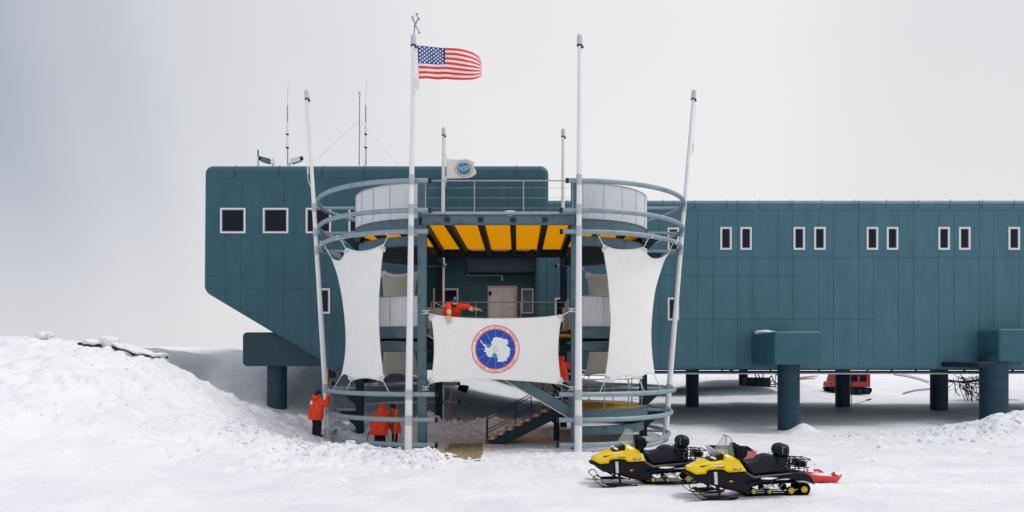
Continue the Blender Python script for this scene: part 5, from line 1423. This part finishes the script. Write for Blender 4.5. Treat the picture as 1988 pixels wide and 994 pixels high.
    # skis
    for sd in (-1,1):
        y = sd*.45
        ctl = [(185,742),(215,768),(250,800),(300,832),(350,848),(450,853),(560,853),(660,848),(740,826)]
        pts = smoothpts([q(*c) for c in ctl], 5); mb = MB(); hw = .065
        vs = []; 
        for (x, z) in pts: vs += [(x,y-hw,z),(x,y+hw,z),(x,y+hw,z-.018),(x,y-hw,z-.018)]
        k = len(pts); fs = [(0,1,2,3),(4*k-1,4*k-2,4*k-3,4*k-4)]
        for i in range(k-1):
            for j in range(4): fs.append((i*4+j,(i+1)*4+j,(i+1)*4+(j+1)%4,i*4+(j+1)%4))
        mb.add(vs, fs); ski = mb.build('ski', BLACK, S, **kw)
        mb = MB(); mb.prism(PR([(300,800),(330,808),(520,800),(620,812),(700,832),(500,846),(380,842)]), .03, .008)
        mb.v = [(v_[0], v_[1]+y, v_[2]) for v_ in mb.v]; mb.build('ski_keel', BLACK, ski, **kw)
        mb = MB(); mb.tube([(q(190,745)[0],y,q(0,742)[1]),(q(215,715)[0],y,q(0,715)[1]),(q(255,705)[0],y,q(0,708)[1]),(q(290,745)[0],y,q(0,745)[1]),(q(315,790)[0],y,q(0,808)[1])], .012, 8); mb.build('ski_handle', BLACK, ski, **kw)
        mb = MB(); mb.tube([(q(525,690)[0],sd*.36,q(0,700)[1]),(q(530,780)[0],y,q(0,815)[1])], .03, 10); mb.tube([(q(520,0)[0],sd*.14,q(0,700)[1]),(q(530,0)[0],y,q(0,775)[1])], .022, 8); mb.tube([(q(400,0)[0],sd*.14,q(0,700)[1]),(q(528,0)[0],y,q(0,760)[1])], .018, 8)
        mb.build('ski_leg', BLACK, S, **kw)
        mb = MB(); mb.tube([(q(490,0)[0],sd*.385,q(0,545)[1]),(q(497,0)[0],sd*.40,q(0,685)[1])], .036, 12); mb.build('shock_absorber', mat('shock_white',(.66,.66,.62),.4), S, **kw)
    # track
    loop = [(1557,700),(1600,715),(1618,760),(1600,805),(1557,824),(1400,826),(1150,826),(900,826),(850,815),(800,790),(765,768),(790,750),(850,742),(960,720),(1200,700),(1400,690)]
    lp = smoothpts([q(*c) for c in loop+[loop[0]]], 5)[:-1]
    mb = MB(); k = len(lp); vs = []; hw = .25
    for i, (x, z) in enumerate(lp):
        a, b = lp[i-1], lp[(i+1)%k]; d = V((b[0]-a[0], b[1]-a[1])).normalized(); nx_, nz_ = -d.y, d.x
        bp = .014 if i % 2 else 0
        vs += [(x+nx_*bp*-1*-1*0, -hw, z), (x, hw, z), (x+nx_*.03, hw, z+nz_*.03), (x+nx_*.03, -hw, z+nz_*.03)]
    fs = []
    for i in range(k):
        for j in range(4): fs.append((i*4+j, ((i+1)%k)*4+j, ((i+1)%k)*4+(j+1)%4, i*4+(j+1)%4))
    mb.add(vs, fs)
    for i in range(0, k):
        x, z = lp[i]; a, b = lp[i-1], lp[(i+1)%k]; d = V((b[0]-a[0], b[1]-a[1])).normalized(); n_ = V((d.y, -d.x))
        L_ = V((x,0,z)); cx_, cz_ = 1200/522., (850-765)/522.
        o_ = V((x-cx_, z-cz_)); n_ = n_ if n_.dot(o_) > 0 else -n_
        mb.beam((x, -hw, z), (x+n_.x*.0, hw, z), .02, .0201) if False else mb.box((x-.012,-hw,z-.012+n_.y*.012),(x+.012,hw,z+.012+n_.y*.012))
    track = mb.build('track', RUBBER, S, smooth=30, **kw)
    for (a, b, r) in ((960,783,28),(1145,785,25),(1403,775,36),(1557,762,38)):
        x, z = q(a,b); r = r/522.
        mb = MB(); mb.tube([(x,-.27,z),(x,-.20,z),(x,-.199,z),(x,.199,z),(x,.20,z),(x,.27,z)], [r+.018,r+.018,.03,.03,r+.018,r+.018], 24); w_ = mb.build('track_wheel', RUBBER, S, **kw)
        mb = MB(); mb.tube([(x,-.277,z),(x,-.27,z)], r*.95, 24); mb.tube([(x,.27,z),(x,.277,z)], r*.95, 24); mb.build('wheel_disc', YELW, w_, **kw)
        mb = MB()
        for kk in range(5): a_ = kk*2*math.pi/5; mb.ell((x+.6*r*math.cos(a_), -.279, z+.6*r*math.sin(a_)), (.2*r,.004,.2*r), 8)
        mb.build('wheel_hole', mat('wheel_shadow',(.12,.08,.01),.6), w_, **kw)
        mb = MB(); mb.tube([(x,-.29,z),(x,.29,z)], .016, 12); mb.build('wheel_hub', CHROME, w_, **kw)
    mb = MB()
    for sd in (-1,1):
        for y in (sd*.17,):
            mb.tube([(q(810,0)[0],y,q(0,765)[1]),(q(850,0)[0],y,q(0,795)[1]),(q(900,0)[0],y,q(0,806)[1]),(q(1340,0)[0],y,q(0,806)[1])], .014, 8)
    mb.build('slide_rail', CHROME, S, **kw)
    for y in (-.19,.19):
        mb = MB()
        for (a, b) in (((940,700),(1200,668)),((1050,770),(1200,680)),((1100,760),(1230,700)),((1240,690),(1300,790)),((1330,690),(1260,770)),((880,745),(960,790))):
            mb.tube([(q(*a)[0],y,q(*a)[1]),(q(*b)[0],y,q(*b)[1])], .012, 8)
        mb.build('suspension_arm', GREYTRIM, S, **kw)
    return S
def place_sm(px0, ys, label, yaw, **k):
    x0 = PX(px0, ys)
    gz = ground(x0+1.6, ys)
    return snowmobile(label, (x0, ys, gz+.0), yaw, **k)
n1 = place_sm(1299, 16.45, 'nearer yellow and black snowmobile, its windshield in front of the white sled', R(1.5))
n2 = place_sm(1118, 18.25, 'farther yellow and black snowmobile parked beside the right front flagpole', R(1), lean_back=True)

n1.scale = (1.03,)*3; n2.scale = (1.06,)*3

# sleds
def sled_open():
    Y = 18.6; o = thing('cargo_sled', 'white and faded red cargo sled with dark interior behind the near snowmobile', 'sled', (PX(1418,Y), Y, ground(PX(1418,Y),Y)))
    g = ground(PX(1418,Y),Y)
    def sx(px): return PX(px,Y)
    mb = MB(); z0 = g+.05
    # flared tub
    tp = [(sx(1376),Y-.35,PZ(868,Y)),(sx(1462),Y-.35,PZ(872,Y)),(sx(1462),Y+.35,PZ(868,Y)),(sx(1376),Y+.35,PZ(866,Y))]
    bt = [(sx(1392),Y-.25,z0),(sx(1450),Y-.25,z0),(sx(1450),Y+.25,z0),(sx(1392),Y+.25,z0)]
    ti = [(x+(.05 if i in (0,3) else -.05), y+(.04 if i < 2 else -.04), z-.01) for i,(x,y,z) in enumerate(tp)]
    bi = [(x,y,z+.05) for x,y,z in bt]
    mb.add(tp+bt, [(0,4,5,1),(1,5,6,2),(2,6,7,3),(3,7,4,0),(4,7,6,5)]); mb.add(tp+ti, [(0,1,5,4),(1,2,6,5),(2,3,7,6),(3,0,4,7)])
    mb.build('sled_tub', SLEDWHITE, o, smooth=0, fix=False)
    mb = MB(); mb.add(ti+bi, [(0,1,5,4),(1,2,6,5),(2,3,7,6),(3,0,4,7),(4,5,6,7)]); 
    mb.build('tub_lining', mat('dark_lining',(.03,.025,.02),.8), o, smooth=0, fix=False)
    mb = MB(); mb.prism([(0,0),(.10,.0),(.95,-.12),(.95,-.20),(.05,-.10)], .03, .008); mb.v = [(v_[0]+sx(1377), v_[1]+Y-.42, v_[2]+PZ(880,Y)) for v_ in mb.v]; mb.build('side_rail', SLEDPINK, o)
    mb = MB(); mb.box((sx(1430),Y-.42,PZ(893,Y)),(sx(1457),Y-.37,PZ(876,Y))); mb.tube([(sx(1452),Y-.4,PZ(870,Y)),(sx(1462),Y-.4,PZ(882,Y))], .03, 8); mb.build('side_panel', SLEDPINK, o, smooth=0)
    mb = MB()
    for a, b in (((1377,884),(1384,893)),((1384,893),(1405,896)),((1405,880),(1400,897)),((1415,884),(1412,898)),((1384,886),(1392,898)),((1400,897),(1420,899))): mb.tube([P(*a,Y-.4),P(*b,Y-.4)], .013, 6)
    mb.tube([(sx(1385),Y-.35,g+.02),(sx(1450),Y-.35,g+.02)], .02, 8); mb.build('sled_frame', GREYTRIM, o)
sled_open()
def toboggan():
    Y = 18.2; o = thing('toboggan', 'low red plastic toboggan lying on the snow behind the near snowmobile rack', 'sled', (PX(1600,Y), Y, ground(PX(1600,Y),Y)))
    g = ground(PX(1600,Y),Y)+.02; mb = MB()
    x0, x1 = PX(1555,Y), PX(1627,Y); n = 20; vs = []; fs = []
    for i in range(n+1):
        t = i/n; x = x0+(x1-x0)*t; hw = .26*(1-.25*t**3); zr = .15+.10*(1-t)**2 if t < .9 else .15+.06*(t-.9)*10
        zb = 0 if t < .85 else .12*((t-.85)/.15)**2
        for (y, z) in ((-hw,zr),(-hw-.04,zr-.01),(-hw*.85,zb),(hw*.85,zb),(hw+.04,zr-.01),(hw,zr),(hw*.75,zb+.03),(-hw*.75,zb+.03)): vs.append((x, Y+y, g+z))
    for i in range(n):
        for j in range(8): fs.append((i*8+j,(i+1)*8+j,(i+1)*8+(j+1)%8,i*8+(j+1)%8))
    fs += [tuple(range(8)), tuple(n*8+j for j in range(7,-1,-1))]
    mb.add(vs, fs); mb.build('hull', SLEDRED, o)
    mb = MB(); mb.tube([P(1580,913,Y), P(1590,913,Y), P(1607,925,Y)], .035, 8); mb.build('hinged_rail', SLEDRED, o)
    mb = MB(); mb.ell((PX(1594,Y),Y,g+.15),(.28,.18,.07),14); mb.build('snow_load', SNOW, o)
toboggan()

# ------------------------------------------------------------------ beyond the building
def carrier():
    Y = 60.; xa, xb = PX(1605,Y), PX(1681,Y); g = PZ(763,Y)
    gr_ = ground((xa+xb)/2, Y); 
    g = gr_-.03
    o = thing('tracked_carrier', 'small red tracked snow vehicle parked beyond the building', 'snow vehicle', ((xa+xb)/2, Y, g))
    L = xb-xa; ox = V(((xa), Y, g))
    def sh(mb): mb.v = [tuple(V(v)+ox) for v in mb.v]; return mb
    mb = MB(); mb.prism([(.0,.62),(.05,1.0),(.3,1.1),(.45,1.7),(.6,1.78),(L-.08,1.78),(L,1.7),(L,.62)], .8, .05); bd = sh(mb).build('body', CARRED, o)
    for (a, b) in ((.95,1.5),(1.7,2.2),(2.45,2.95)):
        mb = MB(); mb.box((a,-.812,1.1),(b,-.80,1.6)); w = sh(mb).build('window_pane', GLASS, bd, smooth=0)
        mb = MB(); 
        for p_, q_ in (((a-.03,-.818,1.07),(b+.03,-.80,1.1)),((a-.03,-.818,1.6),(b+.03,-.80,1.63)),((a-.03,-.818,1.1),(a,-.80,1.6)),((b,-.818,1.1),(b+.03,-.80,1.6))): mb.box(p_,q_)
        sh(mb).build('window_seal', BLACK, w, smooth=0)
    mb = MB(); mb.add([(.35,-.806,1.12),(.8,-.806,1.12),(.8,-.806,1.62),(.52,-.806,1.62)], [(0,1,2,3)]); sh(mb).build('cab_window', GLASSB, bd, smooth=0)
    mb = MB(); mb.tube([(-.05,-.8,1.0),(-.12,-.95,1.05)], .03, 6); mb.ell((-.12,-.97,1.0),(.04,.05,.09),8); sh(mb).build('mirror', BLACK, bd)
    for sd in (-1,1):
        y = sd*.65; lp = smoothpts([(.1,.35),(.25,.6),(L-.3,.6),(L+.1,.4),(L-.05,.08),(L-.4,0),(.5,0),(.2,.1),(.1,.35)], 4)[:-1]
        mb = MB(); k = len(lp); vs = []
        for x, z in lp: vs += [(x,y-.2,z),(x,y+.2,z)]
        cc = len(vs)
        mb.add(vs, [(2*i,2*i+1,(2*i+3)%(2*k),(2*i+2)%(2*k)) for i in range(k)]+[tuple(2*i for i in range(k)), tuple(2*i+1 for i in range(k-1,-1,-1))]); tr = sh(mb).build('track', RUBBER, o)
        for wx in (.45,1.1,1.75,2.4,3.0):
            mb = MB(); mb.tube([(wx,y-sd*-.21,.26),(wx,y+sd*.235,.26)], .2, 16); sh(mb).build('road_wheel', STEEL_D, tr)
carrier()
# gear seen between the columns
def tripod_gear():
    Y = 64.; o = thing('survey_frame', 'dark frame and folded tripod legs beside the far thin column', 'equipment frame', P(1485,755,Y))
    g = ground(PX(1485,Y),Y)
    mb = MB()
    for a, b in (((1470,748),(1512,746)),((1472,752),(1505,750)),((1478,750),(1498,729)),((1498,729),(1507,752)),((1488,752),(1500,738)),((1500,738),(1512,748)),((1466,726),(1472,750)),((1472,726),(1480,748)),((1482,726),(1478,748))): mb.tube([P(*a,Y),P(*b,Y)], .05, 6)
    mb.build('frame_bars', STEEL_D, o)
    mb = MB(); mb.box((PX(1452,Y),Y+.5,g-.1),(PX(1500,Y),Y+2,g+.8)); mb.build('equipment_box', mat('dark_crate',(.02,.03,.035),.7), o, smooth=0)
tripod_gear()
o = thing('marker_flag', 'small blue flag on a thin post between the far columns', 'marker flag', P(1506,745,62))
mb = MB(); mb.tube([P(1505,752,62),P(1506,722,62)], .035, 6); mb.build('post', mat('post_orange',(.6,.3,.05),.6), o)
mb = MB(); mb.box((PX(1506.5,62),61.97,PZ(729,62)),(PX(1510.5,62),62.03,PZ(724.5,62))); mb.build('flag_cloth', LOGOBLUE, o, smooth=0)
o = thing('timber_stack', 'low stack of yellow timber half buried in a snow mound', 'timber', P(1560,737,70))
for k, (a, b, c) in enumerate(((1548,1582,736),(1550,1576,738.5),(1504,1515,741.5))):
    mb = MB(); mb.beam(P(a,c,70), P(b,c-1,70), .25, .12); mb.build('timber_beam', mat('yellow_timber',(.62,.34,.03),.6), o, smooth=0)
mb = MB(); mb.beam(P(1550,733,71), P(1585,730,72), .5, .1); mb.build('grey_beam', GREYTRIM, o, smooth=0)
o = thing('marker_stake', 'thin upright stake beside the column in front of the red vehicle', 'stake', P(1653.5,787,45))
mb = MB(); mb.tube([P(1653.5,787,45), P(1653.5,727,45)], .022, 6); mb.build('stake_rod', mat('stake_brown',(.25,.14,.10),.7), o)
o = thing('marker_paddle', 'fallen pale red paddle marker lying on the snow near the columns', 'marker', P(1660,785,46))
mb = MB(); mb.tube([P(1658,785,46), P(1682,777.5,46)], .018, 6); mb.build('handle_rod', SLEDPINK, o)
mb = MB(); mb.beam(P(1682,777,46), P(1691,775,46), .12, .09); mb.build('blade', SLEDPINK, o, smooth=0)
# tangle of dark rods
random.seed(21)
Yt = 50.; g = ground(PX(1880,Yt), Yt)
o = thing('cable_tangle', 'tall tangle of thin dark cables and rods between the two right columns', 'cable tangle', (PX(1888,Yt), Yt, g))
mb = MB()
for k in range(70):
    px_ = random.uniform(1845, 1912); py_ = random.uniform(724, 742) if random.random() < .5 else random.uniform(740, 775)
    if py_ > 742 and px_ < 1853+(py_-742)*1.0: px_ += 28
    pts = [P(px_, py_, Yt+random.uniform(-.8,.8))]; a = random.uniform(.5,1.2)
    for i in range(5):
        a += random.uniform(-.6,.6); pts.append(pts[-1]+V((math.cos(a)*.28, random.uniform(-.12,.12), -math.sin(a)*.24)))
    mb.tube(pts, random.uniform(.012,.03), 5)
for k in range(3): mb.tube([P(1838,742-k*3,Yt), P(1870,740+k*2,Yt), P(1915,735+k,Yt)], .04, 6)
for k in range(8): mb.tube([V((PX(1870+6*k,Yt),Yt+random.uniform(-.4,.4),g-.1)), P(1862+8*k,735+random.uniform(0,20),Yt)], .025, 5)
mb.build('cable_strands', mat('dark_cable',(.035,.035,.04),.7), o)
for i, (pts, lab, Yp) in enumerate((([(1735,727),(1760,731),(1785,737),(1802,743)],'thin bent dark pipe above the snow left of the right far column',52), ([(1752,765),(1775,759),(1806,756)],'thin grey pipe lying on the snow left of the right far column',54), ([(1955,778),(1975,779),(1992,786)],'thin grey pipe lying on the snow right of the nearest right column',50))):
    o = thing('loose_pipe', lab, 'pipe', P(*pts[0],Yp), 0, 'loose pipes beneath the building'); mb = MB()
    mb.tube([P(a,b,Yp) for a,b in pts], .05, 6); mb.tube([P(a+2,b-2.5,Yp) for a,b in pts], .025, 6); mb.build('pipe_run', GREYTRIM, o)

# left drift details
def snow_thing(name, label, cat, x, y, r, amp, seed=0, sink=.1):
    z = ground(x, y); o = thing(name, label, cat, (x, y, z)); mb = MB(); n = 32
    mb.ell((0,0,r[2]*(1-sink*2)), r, n)
    mb.v = [tuple(V((v[0],v[1],v[2]))*(1+amp*mnoise.noise(V(v)*(1.1/max(r))+V((seed,0,0)))+.4*amp*mnoise.noise(V(v)*(3.2/max(r))+V((seed,5,0))))) for v in mb.v]
    mb.build('snow_mass', SNOW, o, world=False, smooth=60)
    return o
Yd = 27.6
xb = PX(211,Yd)
o = snow_thing('snow_boulder', 'rounded lump of snow perched on the crest of the left drift', 'snow lump', xb, Yd, (.42,.36,.28), .28, 2, .05)
mb = MB(); mb.ell((.08,-.05,.02),(.24,.22,.10),12); mb.build('lump_shadow', STEEL_D, o, world=False)  # shadow under the lump, made as a dark solid
def buried_slab(label, x0, x1, thick, Y):
    xa, xb_ = PX(x0,Y), PX(x1,Y); a = V((xa, Y, ground(xa,Y)+.03)); b = V((xb_, Y, ground(xb_,Y)+.03))
    o = thing('buried_panel', label, 'buried panel', (a+b)/2, 0, 'snow-covered panels on the drift crest')
    mb = MB(); mb.beam(a, b, .8, thick); mb.build('panel_board', mat('buried_board',(.02,.025,.04),.8), o, smooth=0)
    mb = MB(); L = (b-a).length; c = (a+b)/2; mb.ell((0,0,0), (L/2+.1,.62,.13), 30)
    sl = math.atan2(b.z-a.z, b.x-a.x); M_ = Matrix.Rotation(-sl,3,'Y')
    mb.v = [tuple(M_@(V(v)*(1+.5*mnoise.noise(V(v)*1.7+V((x0,0,0)))+.25*mnoise.noise(V(v)*5))) + c + V((0,.12,thick*.5+.04))) for v in mb.v]
    mb.build('snow_cover', SNOW, o)
buried_slab('snow-covered dark panel edge left of the snow lump on the drift', 163, 200, .12, 27.5)
buried_slab('long snow-covered dark panel sloping right of the snow lump on the drift', 230, 292, .15, 27.7)
buried_slab('small snow-covered panel end at the right foot of the drift crest', 300, 317, .08, 27.9)
o = snow_thing('snow_boulder', 'small low snow lump on the far left of the drift crest', 'snow lump', PX(84,Yd), Yd, (.26,.3,.13), .6, 5, .1)
